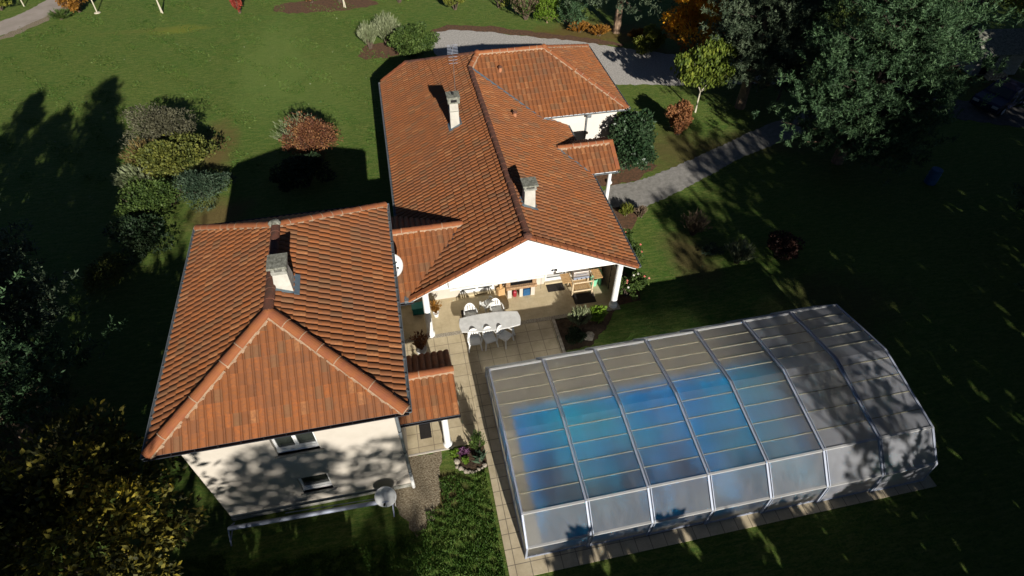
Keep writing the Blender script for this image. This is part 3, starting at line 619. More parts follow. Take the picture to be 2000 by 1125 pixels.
# ---------------------------------------------------------------- main house
HB = Vector((4.1,24,0))
hb = thing('main_house', 'long white single-storey house with clay tile roof, tiled wing and gabled porch', 'house', tuple(HB))
S = .519; EZ = 2.55; XL, XR, XM = -.6, 8.83, 4.12; RZ = EZ+S*(XM-XL)
zl = lambda x: EZ+S*(x-XL); zr = lambda x: EZ+S*(XR-x)
GY = 16.28
WE, WYf, WYr, WYb, WXr = 3.35, 27.05, 30.8, 34.55, 12.08; WS = .52; WRZ = WE+WS*(WYr-WYf); zw = lambda y: WE+WS*(y-WYf)
sl = []
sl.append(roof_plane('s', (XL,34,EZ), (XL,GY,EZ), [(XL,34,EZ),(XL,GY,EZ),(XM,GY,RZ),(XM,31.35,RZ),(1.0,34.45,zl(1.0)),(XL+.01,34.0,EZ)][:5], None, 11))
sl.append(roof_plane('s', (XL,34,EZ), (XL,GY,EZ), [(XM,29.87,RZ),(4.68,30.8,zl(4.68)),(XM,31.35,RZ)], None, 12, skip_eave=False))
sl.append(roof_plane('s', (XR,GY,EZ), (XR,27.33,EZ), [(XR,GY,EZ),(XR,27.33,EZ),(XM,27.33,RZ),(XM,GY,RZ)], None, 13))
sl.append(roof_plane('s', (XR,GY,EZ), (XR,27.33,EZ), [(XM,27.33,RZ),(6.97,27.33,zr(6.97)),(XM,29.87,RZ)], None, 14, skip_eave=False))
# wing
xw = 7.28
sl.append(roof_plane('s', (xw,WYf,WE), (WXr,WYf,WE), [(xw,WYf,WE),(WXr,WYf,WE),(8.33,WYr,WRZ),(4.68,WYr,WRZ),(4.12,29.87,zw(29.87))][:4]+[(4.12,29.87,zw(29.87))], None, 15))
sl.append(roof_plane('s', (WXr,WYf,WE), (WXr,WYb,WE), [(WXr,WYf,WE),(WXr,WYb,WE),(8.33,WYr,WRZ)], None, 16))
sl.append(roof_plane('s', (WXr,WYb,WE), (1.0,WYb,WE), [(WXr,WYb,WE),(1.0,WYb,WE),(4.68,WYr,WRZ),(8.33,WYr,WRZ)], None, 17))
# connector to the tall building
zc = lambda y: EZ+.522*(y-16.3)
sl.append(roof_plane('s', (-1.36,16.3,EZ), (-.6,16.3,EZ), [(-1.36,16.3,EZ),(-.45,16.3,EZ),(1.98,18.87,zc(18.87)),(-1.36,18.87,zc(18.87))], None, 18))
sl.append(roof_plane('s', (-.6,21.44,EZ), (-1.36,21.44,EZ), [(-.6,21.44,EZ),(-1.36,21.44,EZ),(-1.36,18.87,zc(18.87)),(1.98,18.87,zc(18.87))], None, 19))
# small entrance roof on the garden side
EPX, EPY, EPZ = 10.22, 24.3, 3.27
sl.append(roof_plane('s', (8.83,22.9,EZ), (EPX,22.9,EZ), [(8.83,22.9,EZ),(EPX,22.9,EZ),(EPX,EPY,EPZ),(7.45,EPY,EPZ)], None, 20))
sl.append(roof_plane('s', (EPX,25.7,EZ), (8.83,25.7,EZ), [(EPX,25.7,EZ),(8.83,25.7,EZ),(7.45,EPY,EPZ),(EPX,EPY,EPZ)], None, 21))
rm = joined(sl, 'roof', hb, HB)
ridges(rm, [(((XM,GY,RZ), (XM,29.9,RZ), 'ridge_old', .13, .42, 6, False), {}, [((XM,GY+.05,RZ+.02), [(.18,0),(.17,.1),(.08,.15)], 'ridge_old')]),
  (((XM,29.87,RZ), (4.68,WYr,WRZ), 'ridge', .13, .35, 7), {}), (((4.68,WYr,WRZ), (8.33,WYr,WRZ), 'ridge', .13, .4, 8), {}, [((4.68,WYr,WRZ+.02), [(.17,0),(.17,.08),(.08,.15)], 'ridge'), ((8.33,WYr,WRZ+.02), [(.17,0),(.16,.09),(.07,.16)], 'ridge')]),
  (((WXr,WYf,WE), (8.33,WYr,WRZ), 'ridge', .12, .42, 9), {}), (((WXr,WYb,WE), (8.33,WYr,WRZ), 'ridge', .12, .42, 10), {}),
  (((1.0,34.45,zl(1.0)), (4.68,WYr,WRZ), 'ridge_old', .12, .42, 11, False), {}),
  (((-1.3,18.87,zc(18.87)), (1.98,18.87,zc(18.87)), 'ridge', .13, .4, 12), {}), (((7.5,EPY,EPZ), (EPX,EPY,EPZ), 'ridge', .12, .4, 13), {})])
# rake tiles along the gable and the far end
for a, b in (((XL,GY,EZ),(XM,GY,RZ)), ((XR,GY,EZ),(XM,GY,RZ)), ((XL,34.0,EZ),(1.0,34.45,zl(1.0))), ((EPX,22.9,EZ),(EPX,EPY,EPZ)), ((EPX,25.7,EZ),(EPX,EPY,EPZ))):
    a = Vector(a); b = Vector(b); k = round((b-a).length/.36); d = (b-a)/k; mb = MB()
    for i in range(k):
        p = a+d*i; q = a+d*(i+1.06); o_ = Vector((0,0,.05)); mb.bar(p+o_*1.0, q+o_*1.5, .20, .09, 'ridge', (0,0,1))
    mb.build('rake_tile', rm)
mb = MB(); valley(mb, (XM+.06,29.80,RZ), (xw,WYf,WE), .10); valley(mb, (xw,WYf-.02,WE), (8.35,27.28,zr(8.35)), .08); mb.build('valley_flashing', rm)
mb = MB(); valley(mb, (7.45,EPY-.05,EPZ), (8.83,22.9,EZ), .08); mb.build('valley_flashing', rm)
mb = MB(); valley(mb, (-.5,16.36,EZ), (1.96,18.84,zc(18.84)), .09, 'zinc_dark')
mb.box(-.75, 16.2, 2.5, -.42, 16.45, 2.66, 'zinc')
mb.build('valley_flashing', rm)
for a, b, m_ in (((XL-.09,34,EZ),(XL-.09,21.5,EZ),'zinc'), ((XR+.09,GY,EZ),(XR+.09,22.9,EZ),'zinc'), ((XR+.09,25.7,EZ),(XR+.09,27.3,EZ),'zinc'), ((xw-.1,WYf-.09,WE),(WXr+.05,WYf-.09,WE),'zinc'),
              ((WXr+.09,WYf,WE),(WXr+.09,WYb,WE),'zinc'), ((-1.36,16.2,EZ-.02),(-.42,16.2,EZ-.02),'zinc_dark'), ((8.85,22.8,EZ),(EPX,22.8,EZ),'zinc')):
    under(gutter('gutter', hb, a, b, m_), HB)
mb = MB()
# rear wall of the porch with openings, side walls, far wing
wall_holes(mb, (0,18.45,0), (1,0,0), 8.0, .03, 3.05, [(1.62,3.18,.14,2.35),(5.55,6.55,.14,2.35)], (0,1,0), .2, 'render_beige')
mb.poly([(0,18.45,0),(0,34,0),(0,34,zl(0)-.1),(0,18.45,zl(0)-.1)], 'render_beige')
mb.poly([(8.0,18.45,0),(8.0,27.36,0),(8.0,27.36,zr(8)-.12),(8.0,18.45,zr(8)-.12)], 'render_beige')
mb.box(0,33.9,0,4,33.95,2.6,'render_beige')
wx1 = 11.65
mb.poly([(6.8,27.4,0),(wx1,27.4,0),(wx1,27.4,WE+.08),(6.8,27.4,WE+.08)], 'render_wing'); mb.poly([(wx1,27.4,0),(wx1,34.15,0),(wx1,34.15,WE+.08),(wx1,27.4,WE+.08)], 'render_wing')
mb.poly([(4,34.15,0),(wx1,34.15,0),(wx1,34.15,WE+.08),(4,34.15,WE+.08)], 'render_wing')
mb.box(6.9,WYf+.02,WE-.10,WXr-.02,WYf+.1,WE-.03,'white_paint'); mb.box(7.4,27.1,WE-.06,WXr-.02,WYb-.05,WE-.02,'white_paint')
mb.poly([(-1.37,18.45,0),(0,18.45,0),(0,18.45,3.4),(-1.37,18.45,3.4)], 'render_beige'); mb.poly([(-1.37,20.9,0),(0,20.9,0),(0,20.9,2.7),(-1.37,20.9,2.7)], 'render_beige')
mb.box(8.0,23.3,0,8.12,25.4,2.6,'render_beige'); mb.box(8.85,22.98,2.36,EPX-.03,23.1,2.54,'white_paint')
under(mb.build('wall', hb), HB)
# white gable over the porch, ceiling, beam
mb = MB(); gz = 2.86
def gtri(y, m, flip=False):
    mb.poly([(.0,y,gz-.1),(8.24,y,gz-.1),(8.24,y,zr(8.2)-.1),(XM,y,RZ-.12),(-.0,y,zl(-.0)-.1)], m)
gtri(16.42, 'render_white'); gtri(16.62, 'render_white')
mb.poly([(0,16.42,gz-.1),(8.24,16.42,gz-.1),(8.24,16.62,gz-.1),(0,16.62,gz-.1)], 'white_paint')
mb.poly([(.1,16.63,gz-.06),(8.1,16.63,gz-.06),(8.1,18.44,gz-.06),(.1,18.44,gz-.06)], 'white_paint')
mb.box(7.98,16.63,gz-.2,8.12,18.44,gz-.07,'render_white'); mb.box(.02,16.63,gz-.2,.14,18.44,gz-.07,'render_white')
under(mb.build('gable', hb), HB)
mb = MB()
for s_, (xa, za, xb, zb) in ((1,(XL+.05,zl(XL+.05),XM,RZ)), (-1,(XR-.05,zr(XR-.05),XM,RZ))):
    mb.hexa([(xa,GY+.01,za-.16),(xa,GY+.05,za-.16),(xb,GY+.05,zb-.16),(xb,GY+.01,zb-.16),(xa,GY+.01,za-.02),(xa,GY+.05,za-.02),(xb,GY+.05,zb-.02),(xb,GY+.01,zb-.02)], 'white_paint')
under(mb.build('bargeboard', hb), HB)
def pillar(parent, base, x, y, h, r=.14, z0=.03):
    mb = MB(); mb.lathe((x,y,z0), [(r*1.35,0),(r*1.35,.10),(r*1.12,.13),(r,.16),(r*.93,h-.12),(r*1.15,h-.10),(r*1.2,h)], 'white_paint', 20)
    return under(mb.build('pillar', parent, smooth=False), base)
pillar(hb, HB, .06, 16.52, gz-.14); pillar(hb, HB, 8.18, 16.54, gz-.14)
pillar(hb, HB, 9.95, 23.15, 2.35, .1)
# shuttered French windows
def shutter_door(x0, x1, leaves):
    f = window(hb, HB, x0, x1, .14, 2.35, 18.45, leaves, .1); 
    s = MB(); s.box(x0-.04, 18.36, .03, x1+.04, 18.62, .139, 'porch_floor'); s.build('sill', f)
    s = MB()
    for i in range(22):
        z = .32+i*.09; s.box(x0+.08, 18.56, z, x1-.08, 18.58, z+.082, 'alu_white')
    s.build('shutter', f)
shutter_door(1.62, 3.18, 2); shutter_door(5.55, 6.55, 1)
mb = MB(); mb.tube([(9.95,26.95,3.3),(9.95,27.32,3.05),(9.95,27.32,.1)], .045, 'zinc', 8); mb.box(9.85,26.93,3.1,10.05,27.08,3.3,'zinc'); under(mb.build('downpipe', hb), HB)
# chimneys
def roofchim(x0,x1,y0,y1,zb,zt,tap,zf,kind):
    mb = MB(); mb.hexa([(x0,y0,zb),(x1,y0,zb),(x1,y1,zb),(x0,y1,zb),(x0+tap,y0+tap,zt),(x1-tap,y0+tap,zt),(x1-tap,y1-tap,zt),(x0+tap,y1-tap,zt)], 'render_grey')
    if kind == 'tall':
        mb.box(x0-.01,y0-.01,zt-.45,x1+.01,y1+.01,zt-.42,'concrete')
        mb.box(x0-.06,y0-.06,zt,x1+.06,y1+.06,zt+.26,'lichen'); mb.box(x0+.08,y0-.065,zt+.07,x1-.08,y0-.059,zt+.2,'black')
        st = under(mb.build('chimney', hb, bevel=.008), HB); c = MB(); c.box(x0-.09,y0-.09,zt+.26,x1+.09,y1+.09,zt+.33,'lichen'); c.lathe(((x0+x1)/2,(y0+y1)/2,zt+.33), [(.06,0),(.05,.12)], 'rubber', 8); c.build('chimney_cap', st, bevel=.01)
    else:
        mb.box(x0-.02,y0-.02,zt,x1+.02,y1+.02,zt+.07,'concrete')
        for a in (x0,x1-.08):
            for b in (y0,y1-.08): mb.box(a,b,zt+.07,a+.08,b+.08,zt+.2,'concrete')
        mb.box(x0+.08,y0+.06,zt+.07,x1-.08,y1-.08,zt+.09,'black')
        st = under(mb.build('chimney', hb, bevel=.006), HB); c = MB(); c.box(x0-.07,y0-.07,zt+.2,x1+.07,y1+.07,zt+.27,'lichen'); c.build('chimney_cap', st, bevel=.01)
    c = MB(); c.hexa([(x0-.1,y0-.12,zf(x0-.1)+.03),(x1+.1,y0-.12,zf(x1+.1)+.03),(x1+.1,y1+.1,zf(x1+.1)+.03),(x0-.1,y1+.1,zf(x0-.1)+.03),
                      (x0-.1,y0-.12,zf(x0-.1)+.085),(x1+.1,y0-.12,zf(x1+.1)+.085),(x1+.1,y1+.1,zf(x1+.1)+.085),(x0-.1,y1+.1,zf(x0-.1)+.085)], 'flashing'); c.build('flashing', st)
roofchim(2.46,2.90,25.5,25.95,3.9,5.55,.02,zl,'tall')
roofchim(4.44,4.92,18.35,18.8,4.3,5.55,.03,zr,'low')
for x, y, z, nm in ((5.71,26.06,zr(5.71),'a'), (5.7,29.7,zw(29.7),'b')):
    mb = MB(); mb.tube([(x,y,z),(x,y-.02,z+.22),(x,y-.05,z+.27)], [.10,.085,.09], 'terracotta', 10); mb.lathe((x,y-.04,z+.26), [(.02,.03),(.115,.0),(.12,.03),(.03,.09)], 'ridge_old', 10); under(mb.build('roof_vent', hb), HB)

# small tiled canopy against the tall building
CB = Vector((-.4,12.2,0)); cb = thing('tiled_canopy', 'small tiled porch roof on a white pillar, against the cream building', 'canopy', tuple(CB))
zs = lambda y: 2.5+.53*(y-10.93)
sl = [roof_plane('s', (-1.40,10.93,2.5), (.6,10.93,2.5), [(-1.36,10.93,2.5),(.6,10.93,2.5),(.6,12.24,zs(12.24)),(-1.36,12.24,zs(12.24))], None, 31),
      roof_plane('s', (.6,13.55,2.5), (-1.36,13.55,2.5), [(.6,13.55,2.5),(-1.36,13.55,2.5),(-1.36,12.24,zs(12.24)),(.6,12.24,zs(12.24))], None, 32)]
cr = joined(sl, 'roof', cb, CB)
mb = MB(); ridge(mb, (-1.3,12.24,zs(12.24)), (.62,12.24,zs(12.24)), 'ridge', .13, .4, 14); mb.build('ridge_cap', cr)
under(gutter('gutter', cb, (-1.36,10.83,2.48), (.62,10.83,2.48), 'zinc_dark', .05), CB)
mb = MB(); mb.poly([(.48,11.0,2.43),(.48,13.45,2.43),(.48,12.24,zs(12.24)-.12)], 'render_white'); mb.box(-1.36,11.0,2.30,.5,11.14,2.42,'white_paint'); mb.box(-1.36,13.3,2.30,.5,13.44,2.42,'white_paint'); under(mb.build('beam', cb), CB)
pillar(cb, CB, .08, 11.24, 2.27, .12, .027); pillar(cb, CB, .08, 13.36, 2.27, .12, .027)

# ---------------------------------------------------------------- telescopic pool enclosure
NB = Vector((9, 10.3, 0))
en = thing('pool_enclosure', 'telescopic pool enclosure of seven hazy clear sections with aluminium ribs over the blue pool', 'pool enclosure', tuple(NB))
def prof(i):      # section i (0 = narrow end): outline near foot -> far foot
    k = i*1.0
    return [(6.74-.045*k, .05), (6.66-.02*k, 1.05+.01*k), (7.42+.0*k, 1.82+.035*k), (10.2+.03*k, 2.05+.085*k), (13.0+.02*k, 1.72+.045*k), (13.78+.03*k, .78+.03*k), (13.9+.03*k, .05)]
ex = [1.98+2.03*i for i in range(7)]+[16.2]
for i in range(7):
    P = prof(i); x0, x1 = ex[i], ex[i+1]+.04
    mb = MB()
    for (ya, za), (yb, zb) in zip(P, P[1:]): mb.poly([(x0,ya,za),(x1,ya,za),(x1,yb,zb),(x0,yb,zb)], M['poly'][(3 if yb < 8 and i < 4 else 0) if i in (0,1,2,3) else (1 if i == 4 else 2)])
    under(mb.build('glazing', en), NB)
    for k, (ya, za) in enumerate(P):
        if k == 3: continue
        mb = MB()
        if k in (1,2,4,5): mb.bar((x0,ya,za+.005),(x1,ya,za+.005),.07,.06,'alu_white')
        if k in (0,6): mb.bar((x0,ya,za),(x1,ya,za),.05,.09,'alu')
        under(mb.build('purlin', en), NB)
    for (ya, za), (yb, zb), n_ in ((P[2],P[3],4),(P[3],P[4],4)):
        for q in range(1, n_+1):
            f = q/(n_+(1 if ya > 9 else .5)); y, z = ya+(yb-ya)*f, za+(zb-za)*f; mb = MB(); mb.bar((x0+.05,y,z+.012),(x1-.05,y,z+.012),.026,.02,'bar_pale'); under(mb.build('glazing_bar', en), NB)
def rib(x, i, wd=.07):
    P = prof(i); mb = MB(); pts = [Vector((x, y, z)) for y, z in P]; pts[0].z = .03; pts[-1].z = .03
    for a, b in zip(pts, pts[1:]): 
        d = (b-a).normalized(); nrm = Vector((0,-d.z,d.y)); 
        if nrm.z < 0 and abs(d.y) > .2: nrm = -nrm
        if abs(d.y) <= .2 and ((a.y < 10) != (nrm.y < 0)): nrm = -nrm
        o_ = nrm*.035; mb.hexa([a+Vector((-wd/2,0,0))-o_, a+Vector((wd/2,0,0))-o_, b+Vector((wd/2,0,0))-o_, b+Vector((-wd/2,0,0))-o_,
                                a+Vector((-wd/2,0,0))+o_*1.2, a+Vector((wd/2,0,0))+o_*1.2, b+Vector((wd/2,0,0))+o_*1.2, b+Vector((-wd/2,0,0))+o_*1.2], 'alu')
    under(mb.build('rib', en, bevel=.008), NB)
rib(ex[0], 0)
for i in range(1, 7): rib(ex[i]-.0, i, .07); rib(ex[i]+.09, i, .03)
rib(ex[7], 6, .08)
for x, i, sgn in ((ex[0], 0, -1), (ex[7], 6, 1)):
    P = prof(i); mb = MB(); mb.poly([(x, y, z) for y, z in P], M['poly'][0 if i == 0 else 2]); under(mb.build('end_wall', en), NB)
    mb = MB()
    for y in (8.4, 9.8, 11.2, 12.6):
        for (ya, za), (yb, zb) in zip(P, P[1:]):
            if ya <= y <= yb: zt = za+(zb-za)*(y-ya)/(yb-ya); mb.box(x-.025,y-.025,.03,x+.025,y+.025,zt-.02,'alu')
    mb.bar((x,P[0][0],.06),(x,P[-1][0],.06),.05,.08,'alu'); mb.bar((x,P[1][0]+.05,P[1][1]),(x,P[5][0]-.05,P[5][1]+.1),.04,.05,'alu')
    under(mb.build('end_frame', en), NB)
mb = MB(); mb.lathe((0,0,0), [(.30,0),(.42,.06),(.44,.16),(.36,.22),(.20,.20),(.16,.12)], 'mint', 18); mb.lathe((.25,.1,.2), [(.2,0),(.3,.05),(.3,.13),(.2,.18)], 'teal', 14)
tag(mb.build('inflatable_ring', loc=(15.1,7.2,.03)), 'green inflatable rings lying inside the far right end of the pool enclosure', 'pool toy')

# ---------------------------------------------------------------- terrace furniture
def table():
    t = thing('garden_table', 'long white plastic table with bowed sides on the terrace', 'table', (2.56,16.12,.03), rz=R(-2))
    L, Wd, hz = 2.52, .98, .72; out = []
    for k in range(41): s_ = -1+2*k/40; out.append((s_*L/2*.97, -(Wd/2)*(1-.24*abs(s_)**2.2)))
    for k in range(1, 12): f = k/12; out.append((L/2*(.97+.055*math.sin(math.pi*f)), -Wd/2*.76+Wd*.76*f))
    out2 = out+[(-x, -y) for x, y in out]
    mb = MB(); mb.prism(out2, hz-.035, hz, 'plastic_grey'); mb.prism([(x*.985, y*.96) for x, y in out2], hz+.0005, hz+.004, 'plastic_grey')
    mb.build('tabletop', t, bevel=.006)
    for sx in (-1,1):
        for sy in (-1,1):
            m_ = MB(); m_.bar((sx*.85,sy*.26,hz-.04),(sx*1.0,sy*.33,0),.07,.07,'plastic_white'); m_.build('leg', t, bevel=.01)
    m_ = MB(); m_.box(-.9,-.03,hz-.12,.9,.03,hz-.036,'plastic_white'); m_.box(-.88,-.28,hz-.12,-.83,.28,hz-.036,'plastic_white'); m_.box(.83,-.28,hz-.12,.88,.28,hz-.036,'plastic_white'); m_.build('apron', t)
    return t
table()
def chair():
    t = thing('garden_chair', 'x', 'chair')
    mb = MB(); n = 10
    top = []; 
    for k in range(n+1):       # dished seat
        x = -.22+.44*k/n; 
        for j in range(7): y = -.22+.42*j/6; top.append((x, y, .43-.02*math.cos(x/.22*math.pi/2)-(.012 if 0<j<6 else 0)+(.0 if j else -.015)))
    b = len(mb.v); mb.v += top+[(x,y,z-.018) for x,y,z in top]; k_ = mb.mi('plastic_white'); N = len(top)
    for k in range(n):
        for j in range(6):
            a = k*7+j; mb.f.append((b+a,b+a+7,b+a+8,b+a+1)); mb.m.append(k_); mb.f.append((b+N+a,b+N+a+1,b+N+a+8,b+N+a+7)); mb.m.append(k_)
    mb.bar((-.22,-.225,.405),(.22,-.225,.405),.03,.05,'plastic_white'); mb.bar((-.225,-.22,.41),(-.225,.2,.41),.03,.04,'plastic_white'); mb.bar((.225,-.22,.41),(.225,.2,.41),.03,.04,'plastic_white')
    mb.build('seat', t, smooth=False)
    mb = MB(); n = 14; cols_ = []
    for k in range(n+1):       # arched, wrapped backrest with slots
        a = -1+2*k/n; x = a*.235; yb = .20-.05*a*a; h = .82-.20*abs(a)**2.4
        cols_.append([(x, yb, .43), (x, yb+.05, .43+(h-.43)*.5), (x*.96, yb+.10, h)])
    for k in range(n):
        if k % 3 == 1 and 2 < k < n-2:
            A_, B2 = cols_[k], cols_[k+1]
            segs = ((.0,.18),(.8,1.0))
        else: segs = ((0,1),)
        for s0, s1 in segs:
            def pt(c, f):
                f2 = f*2; i_ = min(1, int(f2)); g = f2-i_; return Vector(c[i_]).lerp(Vector(c[i_+1]), g)
            q = [pt(cols_[k], s0), pt(cols_[k+1], s0), pt(cols_[k+1], s1), pt(cols_[k], s1)]; o_ = Vector((0,.016,0))
            mb.hexa([q[0], q[1], q[1]+o_, q[0]+o_, q[3], q[2], q[2]+o_, q[3]+o_], 'plastic_white')
    mb.build('backrest', t)
    for sx in (-1,1):
        m_ = MB(); pts = [Vector((sx*.235,.17,.62)), Vector((sx*.27,.0,.645)), Vector((sx*.275,-.17,.63)), Vector((sx*.255,-.225,.58)), Vector((sx*.24,-.23,.42))]
        for a, b_ in zip(pts, pts[1:]): m_.bar(a, b_, .045, .02, 'plastic_white', (0,0,1) if abs((b_-a).normalized().z) < .6 else (0,1,0))
        m_.build('armrest', t)
        for sy, yy in ((-1,-.22),(1,.18)):
            m_ = MB(); m_.hexa([(sx*.275-.018,yy+sy*.05-.018,0),(sx*.275+.018,yy+sy*.05-.018,0),(sx*.275+.018,yy+sy*.05+.018,0),(sx*.275-.018,yy+sy*.05+.018,0),
                                (sx*.225-.03,yy-.028,.42),(sx*.225+.03,yy-.028,.42),(sx*.225+.03,yy+.028,.42),(sx*.225-.03,yy+.028,.42)], 'plastic_white'); m_.build('leg', t)
    return t
c0 = chair()      # local: faces -y
spots = [(1.78,15.5,0,'white plastic chair at the near side of the table, closest to the tiled canopy'),
         (2.42,15.5,10,'white plastic chair at the near side of the table, between two other chairs'),
         (3.06,15.5,42,'white plastic chair turned askew at the near side of the table, nearest the pool'),
         (1.86,16.92,0,'white plastic chair behind the table, in front of a black doormat'),
         (3.0,16.98,4,'white plastic chair behind the table, beside the chair turned away'),
         (2.68,17.35,205,'white plastic chair turned away from the table on the porch floor')]
for i, (x, y, a, l) in enumerate(spots):
    o = c0 if i == 0 else copy_tree(c0); o.location = (x, y, .03); o.rotation_euler = (0,0,R(a)); o['label'] = l; o['group'] = 'white chairs around the garden table'
def doormat(x, y, wx, wy, rz, l):
    mb = MB(); mb.box(-wx/2,-wy/2,0,wx/2,wy/2,.012,'mat_dark'); mb.box(-wx/2+.03,-wy/2+.03,.0125,wx/2-.03,wy/2-.03,.018,'mat_dark'); o = mb.build('doormat', loc=(x,y,.033)); o.rotation_euler = (0,0,R(rz)); return tag(o, l, 'doormat')
doormat(1.85, 17.35, .68, .5, 0, 'dark doormat on the porch floor behind the white table')
doormat(5.95, 18.12, .78, .46, 0, 'dark doormat in front of the single glazed door, right of the fireplace')
doormat(7.05, 17.22, .98, .62, -2, 'large black mat on the porch floor in front of the barbecue trolley')
doormat(-1.02+.35, 11.95, .42, .62, 0, 'dark doormat on the terrace under the small tiled canopy')

# brick fireplace under the porch
FB = Vector((4.3,18.1,.03)); fp = thing('outdoor_fireplace', 'stone and render barbecue fireplace with black hearth against the porch wall', 'fireplace', tuple(FB))
mb = MB(); Y0, Y1 = 17.86, 18.44
for a, b in ((3.68,3.86),(4.22,4.37),(4.74,4.92)): mb.box(a,Y0+.02,.03,b,Y1,.62,'render_beige')
mb.box(3.68,18.38,.03,4.92,18.44,.62,'black'); mb.build('base', fp, loc=-FB)
mb = MB(); mb.box(3.60,Y0-.06,.62,5.0,Y1-.01,.76,'stone'); mb.build('hearth', fp, loc=-FB, bevel=.01)
mb = MB(); mb.box(3.62,Y0+.04,.76,3.80,Y1-.02,1.5,'stone'); mb.box(4.80,Y0+.04,.76,4.98,Y1-.02,1.5,'stone'); mb.box(3.80,18.36,.76,4.80,18.42,1.5,'black'); mb.box(3.80,Y0+.1,.761,4.80,18.36,.775,'black')
mb.build('firebox', fp, loc=-FB)
mb = MB(); mb.hexa([(3.62,Y0+.02,1.5),(4.98,Y0+.02,1.5),(4.98,Y1-.02,1.5),(3.62,Y1-.02,1.5),(3.95,Y0+.2,2.85),(4.65,Y0+.2,2.85),(4.65,Y1-.02,2.85),(3.95,Y1-.02,2.85)], 'render_white'); mb.build('hood', fp, loc=-FB)
mb = MB()
for i in range(9): mb.bar((3.88+i*.1,Y0+.12,.92),(3.88+i*.1,18.3,.92),.012,.012,'steel')
mb.bar((3.86,Y0+.12,.92),(4.74,Y0+.12,.92),.015,.015,'steel'); mb.bar((3.86,18.3,.92),(4.74,18.3,.92),.015,.015,'steel'); mb.build('grill', fp, loc=-FB)
mb = MB(); mb.lathe((0,0,0), [(.09,0),(.10,.03),(.10,.27),(.06,.32),(.03,.34),(.03,.38)], 'red', 14); mb.bar((-.05,0,.4),(.05,0,.4),.02,.03,'black'); tag(mb.build('gas_bottle', loc=(4.02,18.0,.03)), 'small red gas bottle in the left bay under the fireplace', 'gas bottle')
mb = MB(); mb.box(-.16,-.15,0,.16,.15,.38,'blue',.02); mb.tube([(-.12,0,.38),(-.1,0,.45),(.1,0,.45),(.12,0,.38)], .012, 'black', 6); tag(mb.build('cool_box', loc=(4.555,18.05,.03)), 'blue plastic box in the right bay under the fireplace', 'box')
mb = MB(); mb.prism([(-.17,-.1),(.17,-.1),(.2,0),(.17,.1),(-.17,.1)],0,.42,'wood'); mb.prism([(-.05,-.03),(.05,-.03),(.05,.03),(-.05,.03)],.42,.95,'wood'); o = mb.build('log_basket', loc=(3.42,18.2,.03)); o.rotation_euler=(0,0,R(20)); tag(o, 'brown wooden basket leaning beside the fireplace', 'basket')

# gas barbecue on a wooden trolley
BB = (7.0,17.75,.03); bt = thing('barbecue_trolley', 'slatted wooden barbecue trolley with a steel gas grill, beside the trellis', 'barbecue', BB)
for sx in (-1,1):
    for sy in (-1,1):
        m_ = MB(); m_.box(sx*.46-.03,sy*.32-.03,0,sx*.46+.03,sy*.32+.03,.86,'wood_pale'); m_.build('leg', bt)
mb = MB()
for i in range(9): mb.box(-.42+i*.094,-.30,.30,-.42+i*.094+.066,.30,.325,'wood')
mb.box(-.46,-.35,.27,.46,-.32,.35,'wood_pale'); mb.box(-.46,.32,.27,.46,.35,.35,'wood_pale'); mb.build('shelf', bt)
mb = MB(); mb.box(-.46,-.35,.80,.46,-.32,.87,'wood_pale'); mb.box(-.49,-.29,.80,-.46,.29,.87,'wood_pale'); mb.box(.46,-.29,.80,.49,.29,.87,'wood_pale'); mb.build('top_frame', bt)
for sx in (-1,1):
    m_ = MB()
    for i in range(6): m_.box(sx*.72-.2,-.26+i*.1,.86,sx*.72+.2,-.26+i*.1+.075,.885,'wood')
    m_.build('side_table', bt)
mb = MB(); mb.box(-.36,.0,.70,.36,.40,.92,'steel'); mb.box(-.36,-.05,.74,.36,0,.86,'alu')
for k in (-.2,0,.2): mb.tube([(k,-.05,.8),(k,-.08,.8)], .03, 'black', 8)
g = mb.build('grill_body', bt, bevel=.01)
mb = MB(); mb.hexa([(-.37,-.01,.925),(.37,-.01,.925),(.37,.42,.925),(-.37,.42,.925),(-.35,.06,1.10),(.35,.06,1.10),(.35,.40,1.14),(-.35,.40,1.14)], 'steel'); mb.bar((-.25,-.03,1.02),(.25,-.03,1.02),.02,.02,'alu'); mb.build('lid', g, bevel=.02)
# small bits beside it
mb = MB(); mb.lathe((0,0,0), [(.13,0),(.17,.42),(.18,.44),(.16,.44),(.12,.05)], 'mint', 16, cap=True); tag(mb.build('waste_bin', loc=(7.72,17.95,.03)), 'pale green bin on the porch floor, right of the barbecue trolley', 'bin')
mb = MB(); mb.box(-.04,-.22,0,.04,.22,.75,'mint',.01); mb.box(-.06,-.2,.5,.10,.2,.56,'mint'); o = mb.build('folding_stool', loc=(8.0,18.05,.03)); tag(o, 'mint green folded stool leaning by the trellis', 'stool')
mb = MB(); mb.box(-.12,-.3,0,.06,.3,.9,'green_dark',.03); mb.bar((-.03,-.3,.45),(-.03,.3,.45),.2,.03,'green_dark'); tag(mb.build('cushion_box', loc=(8.0,18.62,.0)), 'dark green upright box in the shade behind the folded stool', 'box')
tg = thing('trellis', 'dark wooden lattice screen along the right side of the porch', 'trellis', (8.3,17.5,.03))
mb = MB(); random.seed(5)
for i in range(15):
    y = -.85+i*.125; a = Vector((0,y,.05)); b = Vector((0,min(.95,y+.55),.05+min(.55,.95-y)*3.1)); mb.bar(a, b, .016, .035, 'wood_pale', (1,0,0))
for i in range(4):
    z = .3+i*.45; mb.bar((.02,-.88,z),(.02,.95,z),.016,.03,'bark', (1,0,0))
mb.build('lattice', tg)
for y in (-.9,.05,1.0): m_ = MB(); m_.box(-.03,y-.03,0,.025,y+.03,1.95,'bark'); m_.build('post', tg)
